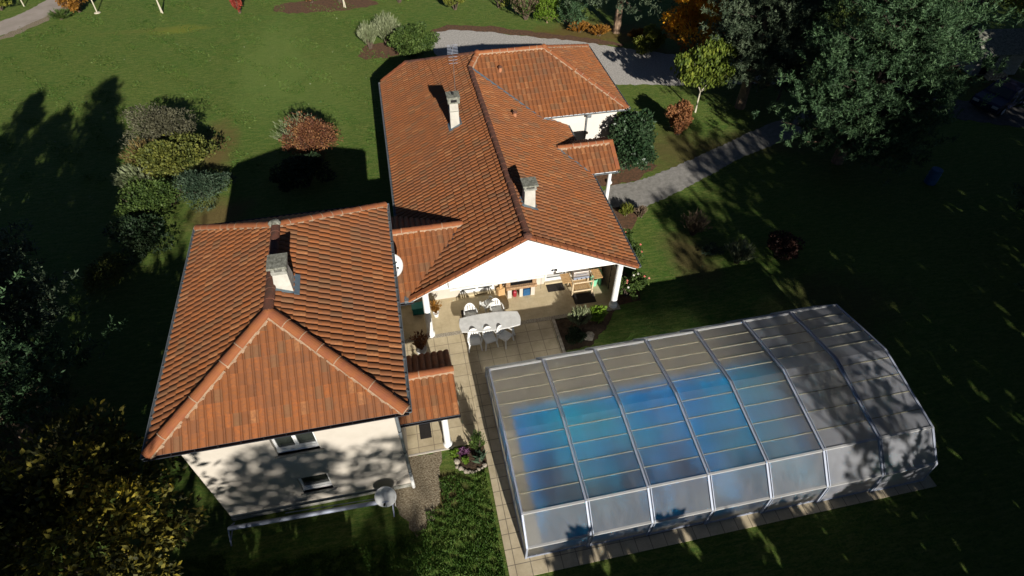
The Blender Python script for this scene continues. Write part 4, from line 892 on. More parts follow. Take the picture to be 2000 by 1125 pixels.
m_ = MB(); m_.box(.03,-.9,0,.06,1.0,1.9,'black'); m_.build('backing', tg)

# awning cassette along the gable
aw = thing('awning', 'retracted white awning cassette fixed across the white gable', 'awning', (2.95,16.3,3.12))
mb = MB(); mb.hexa([(-1.95,-.16,-.10),(1.85,-.16,-.10),(1.85,.11,-.14),(-1.95,.11,-.14),(-1.95,-.12,.10),(1.85,-.12,.10),(1.85,.11,.16),(-1.95,.11,.16)], 'white_paint'); mb.build('cassette', aw, bevel=.02)
mb = MB(); mb.bar((-1.93,-.19,-.12),(1.83,-.19,-.12),.04,.10,'plastic_grey'); mb.build('front_rail', aw)
mb = MB(); mb.tube([(1.75,-.1,-.1),(1.75,-.1,-.9)], .008, 'steel', 6); mb.build('crank_rod', aw)
lm = thing('outdoor_lamp', 'small dark spotlight bracket fixed to the white gable, right of the awning', 'lamp', (5.35,16.42,2.95))
mb = MB(); mb.box(-.05,-.05,-.05,.05,0,.05,'black'); mb.tube([(0,-.05,0),(-.06,-.18,.06)], .015, 'black', 6); mb.build('bracket', lm)
mb = MB(); mb.tube([(-.04,-.14,.06),(-.12,-.26,.10)], [.03,.06], 'steel', 10); mb.build('lamp_head', lm)

# satellite dishes, aerial
def dish(loc, az, el, l, arm=True, scale=1, name='satellite_dish'):
    t = thing(name, l, 'satellite dish', loc); t.rotation_euler = (0,0,R(az))
    mb = MB(); n = 28; k = mb.mi('plastic_grey'); rings = []
    T = Matrix.Rotation(R(el), 4, 'X')
    for off in (0,-.012):
        for q in range(6):
            rr = .42*q/5*scale; zz = .10*(q/5)**2*scale+off; b = len(mb.v); rings.append(b)
            for j in range(n): a = 2*math.pi*j/n; p = T@Vector((rr*math.cos(a), rr*1.08*math.sin(a), zz)); mb.v.append(tuple(p+Vector((0,0,.75*scale))))
    for g in (rings[:6], rings[6:]):
        for a, b in zip(g, g[1:]):
            for j in range(n): mb.f.append((a+j,a+(j+1)%n,b+(j+1)%n,b+j)); mb.m.append(k)
    a, b = rings[5], rings[11]
    for j in range(n): mb.f.append((a+j,a+(j+1)%n,b+(j+1)%n,b+j)); mb.m.append(k)
    mb.build('reflector', t, smooth=True)
    f = T@Vector((0,0,.55*scale))+Vector((0,0,.75*scale)); lo = T@Vector((0,-.44*scale,.1*scale))+Vector((0,0,.75*scale))
    mb = MB(); mb.tube([lo, f], .013, 'alu', 6); mb.tube([f, f+(T@Vector((0,0,.1)))], [.035,.03], 'rubber', 8); mb.build('feed_arm', t)
    mb = MB(); mb.tube([(0,.12,-.1),(0,.12,.55*scale),(0,.06,.72*scale)], .022, 'zinc', 8); mb.build('mast', t)
    return t
dish((-1.0,16.4,3.7), 28, 62, 'white satellite dish half hidden behind the right eave of the cream building')
ta = thing('tv_aerial', 'tall thin rooftop television aerial behind the left chimney', 'aerial', (2.85,26.05,4.3))
mb = MB(); mb.tube([(0,0,0),(0,0,3.75)], .015, 'steel', 6); mb.build('mast', ta)
mb = MB(); mb.bar((-.1,-.45,3.55),(.1,.45,3.55),.02,.02,'alu')
for i in range(7): c = -.42+i*.14; mb.bar((-.24+c*.1,c,3.56),(.24+c*.1,c,3.56),.014,.014,'alu')
for z in (2.9,3.05,3.2,3.35): mb.bar((-.2,.03,z),(.2,.03,z),.014,.014,'alu')
mb.bar((0,.03,2.85),(0,.03,3.4),.02,.02,'alu'); mb.build('antenna_elements', ta)

# pool cover roller by the cream wall, white chair, trailer
pr = thing('pool_cover_roller', 'long silver pool cover roller lying in front of the cream building', 'roller', (-4.65,9.38,0), rz=R(-1.2))
mb = MB(); mb.tube([(-2.6,0,.48),(2.55,0,.48)], .075, 'alu', 14); mb.build('tube', pr, smooth=False)
mb = MB(); mb.tube([(-.9,.28,.30),(2.5,.16,.42)], .018, 'alu', 6); mb.build('pole', pr)
for s_ in (-1,1):
    mb = MB(); x = s_*2.62; mb.bar((x,0,.5),(x,-.38,.02),.04,.04,'alu'); mb.bar((x,0,.5),(x,.38,.02),.04,.04,'alu'); mb.bar((x,-.3,.12),(x,.3,.12),.03,.03,'alu'); st = mb.build('stand', pr)
mb = MB(); mb.lathe((0,0,0), [(.02,0)]*1+[(.02,.02)], 'alu', 6)
mb = MB()
for k in range(4): a = math.pi/2*k+.4; mb.bar((2.72,0,.48),(2.72,math.cos(a)*.22,.48+math.sin(a)*.22),.02,.02,'plastic_white')
mb.build('hand_wheel', pr)
dish((-2.2,9.42,.05), -4, 58, 'white satellite dish low at the cream wall, by the end of the silver roller', scale=.86)
tr = thing('trailer', 'dark open utility trailer in deep shade left of the cream building', 'trailer', (-9.35,14.9,0), rz=R(-4))
mb = MB(); mb.box(-.75,-1.25,.45,.75,1.25,.5,'navy'); 
for a in ((-.75,-1.25,-.71,1.25),(.71,-1.25,.75,1.25),(-.71,-1.25,.71,-1.21),(-.71,1.21,.71,1.25)): mb.box(a[0],a[1],.5,a[2],a[3],.85,'zinc_dark')
for a in ((-.76,-1.26,-.70,1.26),(.70,-1.26,.76,1.26)): mb.box(a[0],a[1],.85,a[2],a[3],.88,'zinc')
mb.box(-.70,-1.26,.85,.70,-1.20,.88,'zinc'); mb.box(-.70,1.20,.85,.70,1.26,.88,'zinc'); mb.build('bed', tr)
for s_ in (-1,1):
    mb = MB(); mb.tube([(s_*.80,0,.3),(s_*.96,0,.3)], .3, 'rubber', 18); mb.build('wheel', tr)
mb = MB(); mb.bar((0,-1.25,.42),(0,-2.1,.42),.07,.07,'zinc_dark'); mb.build('drawbar', tr)

# wood shed, parked car, blue barrel far right
sh = thing('wood_shed', 'small shed with a mossy pitched roof among the trees, far upper right', 'shed', (41.0,32.9,0), rz=R(-8))
mb = MB(); mb.box(-1.6,-1.2,0,1.6,1.2,1.7,'concrete'); mb.box(-1.1,-1.22,.1,-.3,-1.19,1.5,'black'); mb.build('wall', sh)
mb = MB(); mb.hexa([(-1.9,-1.6,1.55),(1.9,-1.6,1.55),(1.9,0,2.6),(-1.9,0,2.6),(-1.9,-1.6,1.65),(1.9,-1.6,1.65),(1.9,0,2.7),(-1.9,0,2.7)], 'lichen'); mb.hexa([(-1.9,.002,2.6),(1.9,.002,2.6),(1.9,1.6,1.55),(-1.9,1.6,1.55),(-1.9,.002,2.7),(1.9,.002,2.7),(1.9,1.6,1.65),(-1.9,1.6,1.65)], 'lichen'); mb.build('roof', sh)
random.seed(4); mb = MB()
for i in range(6):
    for j in range(4-i//2): mb.tube([(-.8+i*.22,-1.55,.12+j*.2),(-.8+i*.22,-2.0,.12+j*.2)], .1, 'wood_pale', 7)
o = mb.build('log_pile', loc=(41.0,32.9,0)); o.rotation_euler = (0,0,R(-8)); tag(o, 'pale cut logs stacked in front of the mossy shed', 'log pile')
ca = thing('parked_car', 'dark blue car parked in deep shade at the far right, below the shed', 'car', (38.2,28.2,0), rz=R(20))
mb = MB(); o_ = [(-2.1,.35),(-2.1,.75),(-1.95,.85),(-1.1,.95),(-.55,1.38),(.75,1.42),(1.5,1.0),(2.05,.92),(2.12,.5),(2.05,.33)]
for sgn in (0,):
    b = len(mb.v); k = mb.mi('navy')
    for y, sc_ in ((-.86,.9),(-.80,1.0),(.80,1.0),(.86,.9)):
        for x, z in o_:
            t_ = .13 if z > 1.0 else 0; yy = y-math.copysign(t_, y); mb.v.append((x, yy, z))
    N = len(o_)
    for r_ in range(3):
        for j in range(N): mb.f.append((b+r_*N+j, b+r_*N+(j+1)%N, b+(r_+1)*N+(j+1)%N, b+(r_+1)*N+j)); mb.m.append(k)
    mb.f.append(tuple(b+j for j in range(N))); mb.m.append(k); mb.f.append(tuple(b+3*N+j for j in reversed(range(N)))); mb.m.append(k)
mb.build('body', ca, bevel=.04)
mb = MB(); mb.hexa([(-1.02,-.66,1.0),(-1.02,.66,1.0),(-.62,.6,1.36),(-.62,-.6,1.36),(-1.06,-.66,1.02),(-1.06,.66,1.02),(-.66,.6,1.38),(-.66,-.6,1.38)], 'glass_dark'); mb.build('windscreen', ca); mb = MB(); mb.hexa([(.85,-.6,1.37),(.85,.6,1.37),(1.42,.66,1.04),(1.42,-.66,1.04),(.87,-.6,1.40),(.87,.6,1.40),(1.45,.66,1.07),(1.45,-.66,1.07)], 'glass_dark'); mb.build('rear_window', ca)
for x in (-1.3,1.3):
    for y in (-.8,.8):
        mb = MB(); mb.tube([(x,y-.1,.33),(x,y+.1,.33)], .33, 'rubber', 18); wq = mb.build('wheel', ca); mb = MB(); mb.tube([(x,y-.105,.33),(x,y+.105,.33)], .19, 'alu', 12); mb.build('rim', wq)
for y in (-.6,.6): mb = MB(); mb.box(-2.14,y-.18,.62,-2.09,y+.18,.76,'alu_white'); mb.build('headlight', ca)
mb = MB(); mb.lathe((0,0,0), [(.28,0),(.31,.05),(.30,.3),(.32,.32),(.30,.34),(.30,.6),(.32,.62),(.30,.64),(.29,.88),(.25,.9)], 'blue', 18); tag(mb.build('barrel', loc=(28.2,21.7,0)), 'blue plastic barrel on the dark lawn at the right', 'barrel')
mb = MB(); mb.box(-.25,-.18,0,.25,.18,.38,'teal',.03); mb.box(-.27,-.2,.38,.27,.2,.42,'teal'); tag(mb.build('storage_box', loc=(-.32,17.9,.03)), 'turquoise lidded box in the shaded corner behind the left porch pillar', 'box')
mb = MB(); mb.lathe((0,0,0), [(.02,0),(.11,.03),(.13,.1),(.10,.17),(.02,.2)], 'plastic_white', 14); tag(mb.build('garden_globe', loc=(10.85,25.1,.02)), 'small pale round lamp at the edge of the grey path', 'garden lamp')

# ---------------------------------------------------------------- vegetation
def cards(name, C, N, a, b, m, parent=None, loc=None, curl=.0, extra=None):
    """one mesh of many small leaf-shaped faces: centres C, long axes N, half length a, half width b"""
    C = np.asarray(C, float); N = np.asarray(N, float); n = len(C); rs = np.random.RandomState(n % 9973+7)
    N /= np.linalg.norm(N, axis=1)[:, None]+1e-9; r = rs.normal(size=(n,3)); S = np.cross(N, r); S /= np.linalg.norm(S, axis=1)[:, None]+1e-9
    a = np.broadcast_to(a, (n,))[:, None]; b = np.broadcast_to(b, (n,))[:, None]; U = np.cross(S, N)
    V = np.stack([C-N*a, C+S*b+U*b*curl, C+N*a, C-S*b+U*b*curl], 1).reshape(-1, 3)
    me = bpy.data.meshes.new(name); me.vertices.add(4*n); me.vertices.foreach_set('co', V.ravel())
    me.loops.add(4*n); me.loops.foreach_set('vertex_index', np.arange(4*n)); me.polygons.add(n); me.polygons.foreach_set('loop_start', np.arange(n)*4)
    me.update(calc_edges=True); me.materials.append(M[m]); o = bpy.data.objects.new(name, me); col.objects.link(o)
    if parent: o.parent = parent
    if loc is not None: o.location = loc
    return o
def blobpts(rs, n, rx, ry, rz, zc, k=14, sub=.42, rough=.25, bottom=-.55):
    """points spread over many overlapping clumps that together make one crown"""
    d = rs.normal(size=(k,3)); d /= np.linalg.norm(d, axis=1)[:, None]; d[:,2] = np.where(d[:,2] < bottom, -d[:,2], d[:,2])
    rr = rs.uniform(.45, .85, k)[:, None]; cc = d*rr*(1+rs.uniform(-rough, rough, (k,1))); sz = sub*rs.uniform(.6, 1.3, k)
    i = rs.randint(0, k, n); q = rs.normal(size=(n,3)); q /= np.linalg.norm(q, axis=1)[:, None]; q *= (rs.uniform(.35, 1, n)**.5)[:, None]
    P = cc[i]+q*sz[i][:, None]; nn = q+cc[i]*.8
    P = P*np.array([rx,ry,rz])+np.array([0,0,zc]); return P, nn
def limbs(mb, base, d, L, r, depth, rd, m, spread=.6, tips=None, upw=.15, n=7):
    pts = [Vector(base)]; rad = [r]; d = Vector(d).normalized(); k = 4
    for i in range(k):
        d = (d+Vector((rd.uniform(-.16,.16), rd.uniform(-.16,.16), rd.uniform(-.05,.12)))).normalized(); pts.append(pts[-1]+d*(L/k)); rad.append(r*(1-(i+1)/k*.55))
    mb.tube(pts, rad, m, n, cap=True)
    if depth <= 0:
        if tips is not None: tips.append((pts[-1].copy(), d.copy()))
        return
    for j in range(rd.randint(2,4)+(1 if depth > 1 else 0)):
        i = rd.randint(2, k); a = rd.uniform(0, 2*math.pi); x = Vector((math.cos(a), math.sin(a), rd.uniform(-.1,.5)))
        limbs(mb, pts[i], (d+x*spread+Vector((0,0,upw))), L*rd.uniform(.55,.8), rad[i]*.62, depth-1, rd, m, spread, tips, upw, max(4, n-1))
def bush(name, loc, rx, ry, h, m, label, cat='shrub', n=2600, leaf=.09, seed=1, k=18, sub=.42, group=None, wr=.5, style='leaf', stem='bark', m2=None):
    t = thing(name, label, cat, loc, group); rs = np.random.RandomState(seed); rd = random.Random(seed)
    if style == 'leaf':
        P, N = blobpts(rs, n, rx, ry, h*.52, h*.52, k, sub); P[:,2] = np.maximum(P[:,2], .03)
        cards('foliage', P, N+rs.normal(size=P.shape)*.9, leaf*rs.uniform(.6,1.2,n), leaf*wr*rs.uniform(.7,1.2,n), m, t)
    else:          # many upright arching stems carrying thin leaves
        ns = max(30, n//22); a = rs.uniform(0, 2*np.pi, ns); rr = np.sqrt(rs.uniform(0,1,ns)); top = np.stack([np.cos(a)*rr*rx, np.sin(a)*rr*ry, h*(1.02-.42*rr**2)*rs.uniform(.82,1.05,ns)], 1)
        bot = top*np.array([.22,.22,0]); i = rs.randint(0, ns, n); f = rs.uniform(.15 if style == 'twig' else .3, 1, n)[:, None]**.7
        P = bot[i]+(top[i]-bot[i])*f; P[:, :2] *= (f**.5); P += rs.normal(size=P.shape)*.035; N = (top[i]-bot[i])+rs.normal(size=P.shape)*.35*h*.5
        cards('foliage', P, N, leaf*rs.uniform(.7,1.4,n), leaf*wr*rs.uniform(.7,1.2,n), m, t)
        if m2: 
            q = rs.randint(0, n, n//3); cards('leaf_tips', P[q]+rs.normal(size=(len(q),3))*.08, rs.normal(size=(len(q),3)), leaf*.8, leaf*.5, m2, t)
    mb = MB()
    for j in range(9):
        a = rd.uniform(0, 2*math.pi); e = Vector((math.cos(a)*rx*.6, math.sin(a)*ry*.6, h*rd.uniform(.5,.8))); mb.tube([Vector((math.cos(a)*.08, math.sin(a)*.08, 0)), e*.5+Vector((0,0,.05)), e], [.035*h**.5,.022,.008], stem, 5)
    mb.build('stems', t); return t
def leaftree(name, loc, hc, rx, rz, m, label, trunk_h, n=9000, leaf=.13, seed=1, k=26, sub=.36, m2=None, frac=.4, group=None, trunk='bark', tr=.13, droop=0, depth=2, ry=None):
    t = thing(name, label, 'tree', loc, group); rs = np.random.RandomState(seed); rd = random.Random(seed); ry = ry or rx
    P, N = blobpts(rs, n, rx, ry, rz, hc, k, sub, bottom=-.7)
    N = N+rs.normal(size=P.shape)*.8; 
    if droop: N = rs.normal(size=P.shape)*.35+np.array([0,0,-1.])*droop
    if m2:
        s_ = P[:,2] < hc+rz*(1-2*frac)*.5
        if s_.any(): cards('lower_foliage', P[s_], N[s_], leaf*rs.uniform(.6,1.2,s_.sum()), leaf*.5, m2, t)
        P, N = P[~s_], N[~s_]
    cards('crown', P, N, leaf*rs.uniform(.6,1.2,len(P)), leaf*.52*rs.uniform(.7,1.1,len(P)), m, t)
    mb = MB(); tips = []
    mb.tube([(0,0,-.1),(rd.uniform(-.05,.05),rd.uniform(-.05,.05),trunk_h*.5),(0,0,trunk_h)], [tr*1.25,tr,tr*.8], trunk, 9)
    for j in range(5): a = 2*math.pi*j/5+rd.uniform(-.4,.4); limbs(mb, (0,0,trunk_h*.93), (math.cos(a), math.sin(a), rd.uniform(.7,1.4)), max(.6,(hc+rz-trunk_h)*.55), tr*.55, depth-1, rd, trunk, .7, tips)
    mb.build('trunk', t); return t
def pine(name, loc, H, rad, z0, m, label, seed=1, nb=60, tn=9, needle=.26, trunk='bark_pine', tr=.2, group=None, nd=13, shape='round', w=.024, lean=(0,0), dn=1.0):
    t = thing(name, label, 'tree', loc, group); rs = np.random.RandomState(seed); rd = random.Random(seed); mb = MB()
    mb.tube([(0,0,-.1),(lean[0]*.3,lean[1]*.3,H*.4),(lean[0],lean[1],H*.95)], [tr*1.2,tr*.85,tr*.2], trunk, 9)
    Cs, Ds = [], []
    for i in range(nb):
        f = (i+rd.random())/nb; z = z0+(H-z0)*f; r = rad*(math.sqrt(max(0, 1-(f*1.02-.25)**2/.64)) if shape == 'round' else (1-f)**.75+.08)*rd.uniform(.62,1.12)
        a = i*2.399+rd.uniform(-.4,.4); b0 = Vector((lean[0]*f, lean[1]*f, z)); rise = rd.uniform(.10,.45)*(.6+f)
        e = b0+Vector((math.cos(a)*r, math.sin(a)*r, r*rise)); mid = b0.lerp(e, .55)+Vector((0,0,-.06*r))
        mb.tube([b0, mid, e], [tr*.30*(1-f*.6)+.012, tr*.16*(1-f*.5)+.008, .008], 'bark_dark' if f > .12 else trunk, 5)
        k = max(3, int(tn*(r/rad+.35)*dn))
        for j in range(k):
            g = rd.uniform(.38,1.03)**.8; p = b0.lerp(mid, g/.55) if g < .55 else mid.lerp(e, (g-.55)/.45); sp = r*.26*(1.15-g*.5)
            c = p+Vector((rd.gauss(0,sp), rd.gauss(0,sp), rd.uniform(0,.28)*sp+rd.uniform(.0,.14))); dd = Vector((math.cos(a)*.5+rd.uniform(-.5,.5), math.sin(a)*.5+rd.uniform(-.5,.5), rd.uniform(.8,1.4))).normalized()
            for q in range(rd.randint(2,4)):      # several shoots per spray
                Cs.append(c+Vector((rd.gauss(0,.13), rd.gauss(0,.13), rd.gauss(.04,.07)))); Ds.append((dd+Vector((rd.gauss(0,.35), rd.gauss(0,.35), rd.gauss(0,.2)))).normalized())
    mb.build('trunk', t)
    C = np.repeat(np.array([tuple(c) for c in Cs]), nd, 0); D = np.repeat(np.array([tuple(c) for c in Ds]), nd, 0); n = len(C)
    al = rs.uniform(-.6,1.0,n)[:, None]; N = D*.55+rs.normal(size=(n,3))*.55; N /= np.linalg.norm(N, axis=1)[:, None]
    P = C+D*al*.26+N*needle*.35
    cards('needles', P, N, needle*.42*rs.uniform(.7,1.2,n), w, m, t); return t

# shrubs on the left lawn
bush('rounded_shrub', (-13.0,33.5,0), 2.35, 1.6, 2.4, 'lf_greybrown', 'large grey-brown rounded shrub, rear of the shrub clump on the left lawn', n=9000, leaf=.085, seed=2, wr=.3, k=30)
bush('leafy_shrub', (-12.2,31.0,0), 1.95, 1.6, 2.1, 'lf_olive', 'yellow-green leafy shrub in the middle of the left lawn clump', n=8200, leaf=.09, seed=3, wr=.6, k=26)
bush('grassy_shrub', (-14.0,29.9,0), 1.2, 1.2, 1.4, 'lf_pale', 'pale straw-coloured grassy shrub at the left edge of the lawn clump', n=2600, leaf=.12, seed=4, wr=.2, style='stem')
bush('twiggy_shrub', (-13.7,31.3,0), 1.4, 1.3, 1.9, 'lf_rustolive', 'reddish twiggy shrub squeezed between the grey and the straw-coloured shrubs', n=2400, leaf=.08, seed=41, wr=.3, style='stem')
bush('juniper', (-10.7,28.4,0), 1.6, 1.3, 1.1, 'lf_blue', 'low spreading grey-green juniper at the right of the lawn clump', n=5200, leaf=.10, seed=5, wr=.22, k=24)
bush('low_shrub', (-12.1,28.0,0), 1.2, 1.2, 1.25, 'lf_greenbush', 'bluish low shrub between the juniper and the dark shrubs', n=2600, leaf=.09, seed=51, wr=.4)
bush('dark_shrub', (-13.3,27.4,0), 1.5, 1.5, 1.5, 'lf_greenbush', 'dark green shrub with small leaves at the front of the lawn clump', n=4200, leaf=.08, seed=6, wr=.5)
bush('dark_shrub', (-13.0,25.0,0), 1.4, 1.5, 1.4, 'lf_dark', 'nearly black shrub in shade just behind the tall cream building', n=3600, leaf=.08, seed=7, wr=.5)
bush('yellowish_shrub', (-14.0,22.8,0), .9, 1.3, .9, 'lf_olive', 'low yellowish shrub beside the dark strip, nearest the left pines', n=1800, leaf=.08, seed=8)
bush('dome_shrub', (-4.95,31.1,0), 1.5, 1.25, 2.05, 'lf_redtip', 'dome-shaped russet shrub on the lawn with pale twigs on its left side', n=8000, leaf=.075, seed=9, wr=.4, k=40, sub=.5)
bush('twig_shrub', (-5.5,31.75,0), 1.75, 1.1, 2.25, 'lf_pale', 'pale bare-twigged shrub just behind the russet dome shrub', n=3200, leaf=.11, seed=10, wr=.12, style='twig')
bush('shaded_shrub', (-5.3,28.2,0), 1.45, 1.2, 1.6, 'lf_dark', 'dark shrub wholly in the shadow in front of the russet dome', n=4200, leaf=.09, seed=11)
# behind the house
bush('grassy_shrub', (-1.15,44.2,0), .8, .7, 2.0, 'lf_pale', 'pale grey-green feathery shrub, leftmost of two on a bare bed', n=2600, leaf=.13, seed=12, wr=.14, style='stem', group=None)
bush('grassy_shrub', (.15,44.6,0), 1.2, .9, 2.3, 'lf_pale', 'wide pale feathery shrub between the small feathery one and the round green bush', n=4200, leaf=.13, seed=13, wr=.14, style='stem')
bush('round_bush', (1.9,42.2,0), 1.65, 1.3, 2.3, 'lf_greenbush', 'round bright green bush behind the far left corner of the house', n=8000, leaf=.10, seed=14, k=34)
bush('column_shrub', (-11.1,52.6,0), .42, .42, 2.6, 'lf_redcol', 'narrow dark red columnar shrub at the top edge of the lawn', n=2200, leaf=.08, seed=15, k=20)
bush('autumn_shrub', (-23.6,55.2,0), 1.15, 1.1, 2.2, 'lf_rust', 'orange-brown autumn shrub beside the road, top left', n=4200, leaf=.09, seed=16, k=26)
bush('juniper', (-24.6,54.0,0), .85, .7, .7, 'lf_greenbush', 'small spiky dark juniper between the road and the lawn', n=1200, leaf=.13, seed=17, wr=.15, style='stem')
for i, (x, y, r, h, m_, l) in enumerate([(5.9,49.9,.95,1.7,'lf_yellowgreen','rounded yellow-green bush at the top edge, leftmost of the far garden bushes'),
        (9.5,49.6,.95,1.8,'lf_yellowgreen','rounded olive-yellow bush at the top edge beside the large brown shrub'),
        (-5.5,53.6,1.0,1.7,'lf_red','reddish shrub on the bare far bed, left one'), (-3.2,53.2,.9,1.7,'lf_twig','brown twiggy shrub on the bare far bed, beside a wooden stake'),
        (1.6,52.2,.8,1.2,'lf_lime','small bright green bush on the far lawn right of the bare bed'), (-29.8,56.8,1.1,1.6,'lf_yellowgreen','yellow-green bush beyond the road at the top left corner'),
        (-32,54.6,1.2,1.3,'lf_pale','pale bush beyond the road at the far left'), (-27.9,59.6,1.2,1.4,'lf_greenbush','green bush beyond the road at the top edge')]):
    bush('garden_bush', (x,y,0), r, r*.85, h, m_, l, n=2600, leaf=.085, seed=20+i)
bush('brown_shrub', (11.1,46.9,0), 1.35, 1.2, 2.3, 'lf_twig', 'large loose brown shrub on the far lawn, left of the little spruce', n=3600, leaf=.11, seed=30, wr=.2, style='stem', m2='lf_greenbush')
pine('small_spruce', (12.6,46.0,0), 2.7, 1.0, .2, 'lf_lime', 'small bright green spruce on the far lawn', seed=31, nb=50, tn=6, needle=.15, tr=.06, shape='cone', w=.02)
pine('small_pine', (14.2,45.0,0), 2.4, 1.2, .2, 'lf_pine', 'small dark pine between the bright spruce and the trunked pine', seed=32, nb=34, tn=6, needle=.2, tr=.06, shape='cone', w=.025)
for i, (x, y) in enumerate([(14.6,43.9),(15.9,43.0),(18.6,41.8),(19.6,40.9)]):
    bush('bracken_clump', (x,y,0), .95, .6, .8, 'lf_rust', ['rusty bracken clump left of the forked pine trunk, outer one','rusty bracken clump close left of the forked pine trunk','rusty bracken clump close right of the forked pine trunk','rusty bracken clump right of the forked pine, nearest the yellow shrub'][i], cat='fern', n=1500, leaf=.10, seed=33+i, style='stem', wr=.3)
bush('yellow_shrub', (18.55,39.5,0), 1.1, .9, 1.7, 'lf_yellowgreen', 'yellow-green shrub at the edge of the gravel drive', n=3400, leaf=.10, seed=38, stem='pale_post')
bush('red_shrub', (16.45,29.0,0), .85, .8, 1.9, 'lf_red', 'russet-leaved shrub on the lit lawn right of the house', n=4200, leaf=.085, seed=39, k=26, wr=.55)
bush('evergreen_bush', (12.25,26.4,0), 1.5, 1.5, 3.1, 'lf_evergreen', 'tall glossy dark evergreen bush beside the tiled garden entrance', n=12000, leaf=.10, seed=40, k=44, sub=.5, wr=.55)
bush('bare_shrub', (13.6,20.3,0), .8, .75, 1.35, 'lf_twig', 'bare brown twiggy shrub on the right lawn, nearest the path', n=1800, leaf=.10, seed=42, wr=.12, style='twig')
bush('pale_shrub', (14.85,18.0,0), .75, .75, 1.3, 'lf_pale', 'pale green spiky shrub in the middle of the shaded right lawn', n=1500, leaf=.13, seed=43, wr=.16, style='twig')
bush('dark_red_shrub', (16.9,17.9,0), .95, .8, 1.4, 'lf_darkred', 'dark red-brown shrub right of the pale spiky shrub', n=2400, leaf=.08, seed=44)
bush('low_juniper', (14.0,18.9,0), .6, .4, .35, 'lf_blue', 'tiny low juniper between the bare twiggy and the pale spiky shrubs', n=600, leaf=.08, seed=45, wr=.25)
for i, (x, y, r, h, l) in enumerate([(9.0,17.0,.5,.95,'rose bush with pale flowers beside the right porch pillar'), (9.7,17.4,.55,.8,'rose bush in front of the right corner of the gabled porch'),
        (9.9,18.9,.5,1.1,'tall rose bush with red flowers beside the eave'), (10.0,20.3,.4,.8,'small rose bush on the mulch near the path')]):
    t = bush('rose_bush', (x,y,0), r, r, h, 'lf_greenbush', l, n=900, leaf=.07, seed=50+i)
    rs = np.random.RandomState(60+i); nf = 4; mb = MB()
    for q in range(nf): a = rs.uniform(0,6.28); rr = r*rs.uniform(.2,.95); c = (math.cos(a)*rr, math.sin(a)*rr, h*rs.uniform(.75,1.1)); mb.lathe(c, [(.01,-.03),(.05,0),(.055,.02),(.03,.045),(.01,.03)], 'rose' if False else ('lf_white' if (i in (0,1) and q%2) else 'lf_rose'), 7)
    mb.build('flowers', t)
for i, (x, y, r, h, m_, l) in enumerate([(9.35,24.2,.55,.7,'lf_lime','bright green leafy plant under the tiled garden entrance'), (9.5,23.2,.4,.8,'lf_greenbush','green climbing plant beside the house eave, next to the path'),
        (9.7,22.3,.45,.9,'lf_blue','blue-green plant at the house corner of the path'), (10.8,22.4,.45,.7,'lf_yellowgreen','yellowish thin plant where the grey path meets the mulch'), (11.5,22.1,.35,.7,'lf_twig','thin brown twiggy plant on the edge of the grey path')]):
    bush('border_plant', (x,y,0), r, r, h, m_, l, cat='plant', n=900, leaf=.075, seed=70+i, style='stem' if i in (1,3,4) else 'leaf', wr=.3)
bush('bed_plant', (6.4,15.8,0), .55, .4, 1.0, 'lf_pale', 'upright grassy plant in the planting bed right of the terrace', cat='plant', n=900, leaf=.13, seed=80, wr=.16, style='stem')
bush('bed_plant', (7.2,15.9,0), .5, .4, .8, 'lf_lime', 'bright leafy plant at the back of the planting bed, right one', cat='plant', n=1000, leaf=.08, seed=81)
bush('bed_plant', (6.0,15.1,0), .45, .4, .45, 'lf_dark', 'dark low plant in front of the grassy one in the planting bed', cat='plant', n=800, leaf=.08, seed=82)
# trees behind and right of the house
pine('forked_pine', (17.4,43.3,0), 6.4, 4.3, 2.6, 'lf_pinegrey', 'wide grey-green pine with a visible pale forked trunk behind the drive', seed=90, nb=70, tn=12, needle=.26, tr=.26, w=.03)
leaftree('orange_tree', (20.9,37.6,0), 3.3, 2.3, 2.1, 'lf_orange', 'autumn tree with a blazing orange top at the top edge', 1.8, n=9000, leaf=.13, seed=91, m2='lf_rust', frac=.90)
leaftree('drooping_tree', (18.55,31.2,0), 2.95, 2.3, 1.45, 'lf_droop', 'small tree with drooping yellow-green leaves on a thin pale trunk, right of the house', 1.5, n=4200, leaf=.14, seed=92, trunk='pale_post', tr=.05, droop=1.1, k=30, sub=.34, ry=1.5)
for i, (x, y, H_, r, m_, l, nb) in enumerate([(24.3,24.5,12.2,3.65,'lf_pine','huge dark green pine with broad crown at the upper right',170), (21.6,31.2,9.5,3.0,'lf_pinegrey','grey-green pine left of and behind the huge pine',90),
        (24.8,33.8,10.2,2.6,'lf_pine','dark pine behind the huge pine, reaching the top edge',120), (24.6,37.6,9.5,2.3,'lf_pinegrey','slender pine between the orange tree and the big pines',60)]):
    pine('pine_tree', (x,y,0), H_, r, 1.0 if i == 0 else 1.8, m_, l, seed=100+i, nb=nb, tn=13, needle=.24, tr=.28, nd=20, w=.019, dn=1.35, group='tall pines at the upper right')
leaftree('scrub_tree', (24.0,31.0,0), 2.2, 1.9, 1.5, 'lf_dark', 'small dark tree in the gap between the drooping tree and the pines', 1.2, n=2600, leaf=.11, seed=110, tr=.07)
for i, (x, y, hc, r, m_, l) in enumerate([(43.0,37.2,4.2,3.4,'lf_yellowgreen','loose yellowing tree behind the mossy shed'), (46.6,34.8,4.4,3.2,'lf_rust','orange-brown tree at the top right corner'), (40.0,40.5,4.5,3.6,'lf_greenbush','dark green broadleaf tree at the top edge, left of the shed'),
        (45.0,29.5,3.6,2.6,'lf_twig','bare brown tree right of the mossy shed')]):
    leaftree('broadleaf_tree', (x,y,0), hc, r, 2.8, m_, l, 1.8, n=5200, leaf=.13, seed=120+i, k=34, sub=.30)
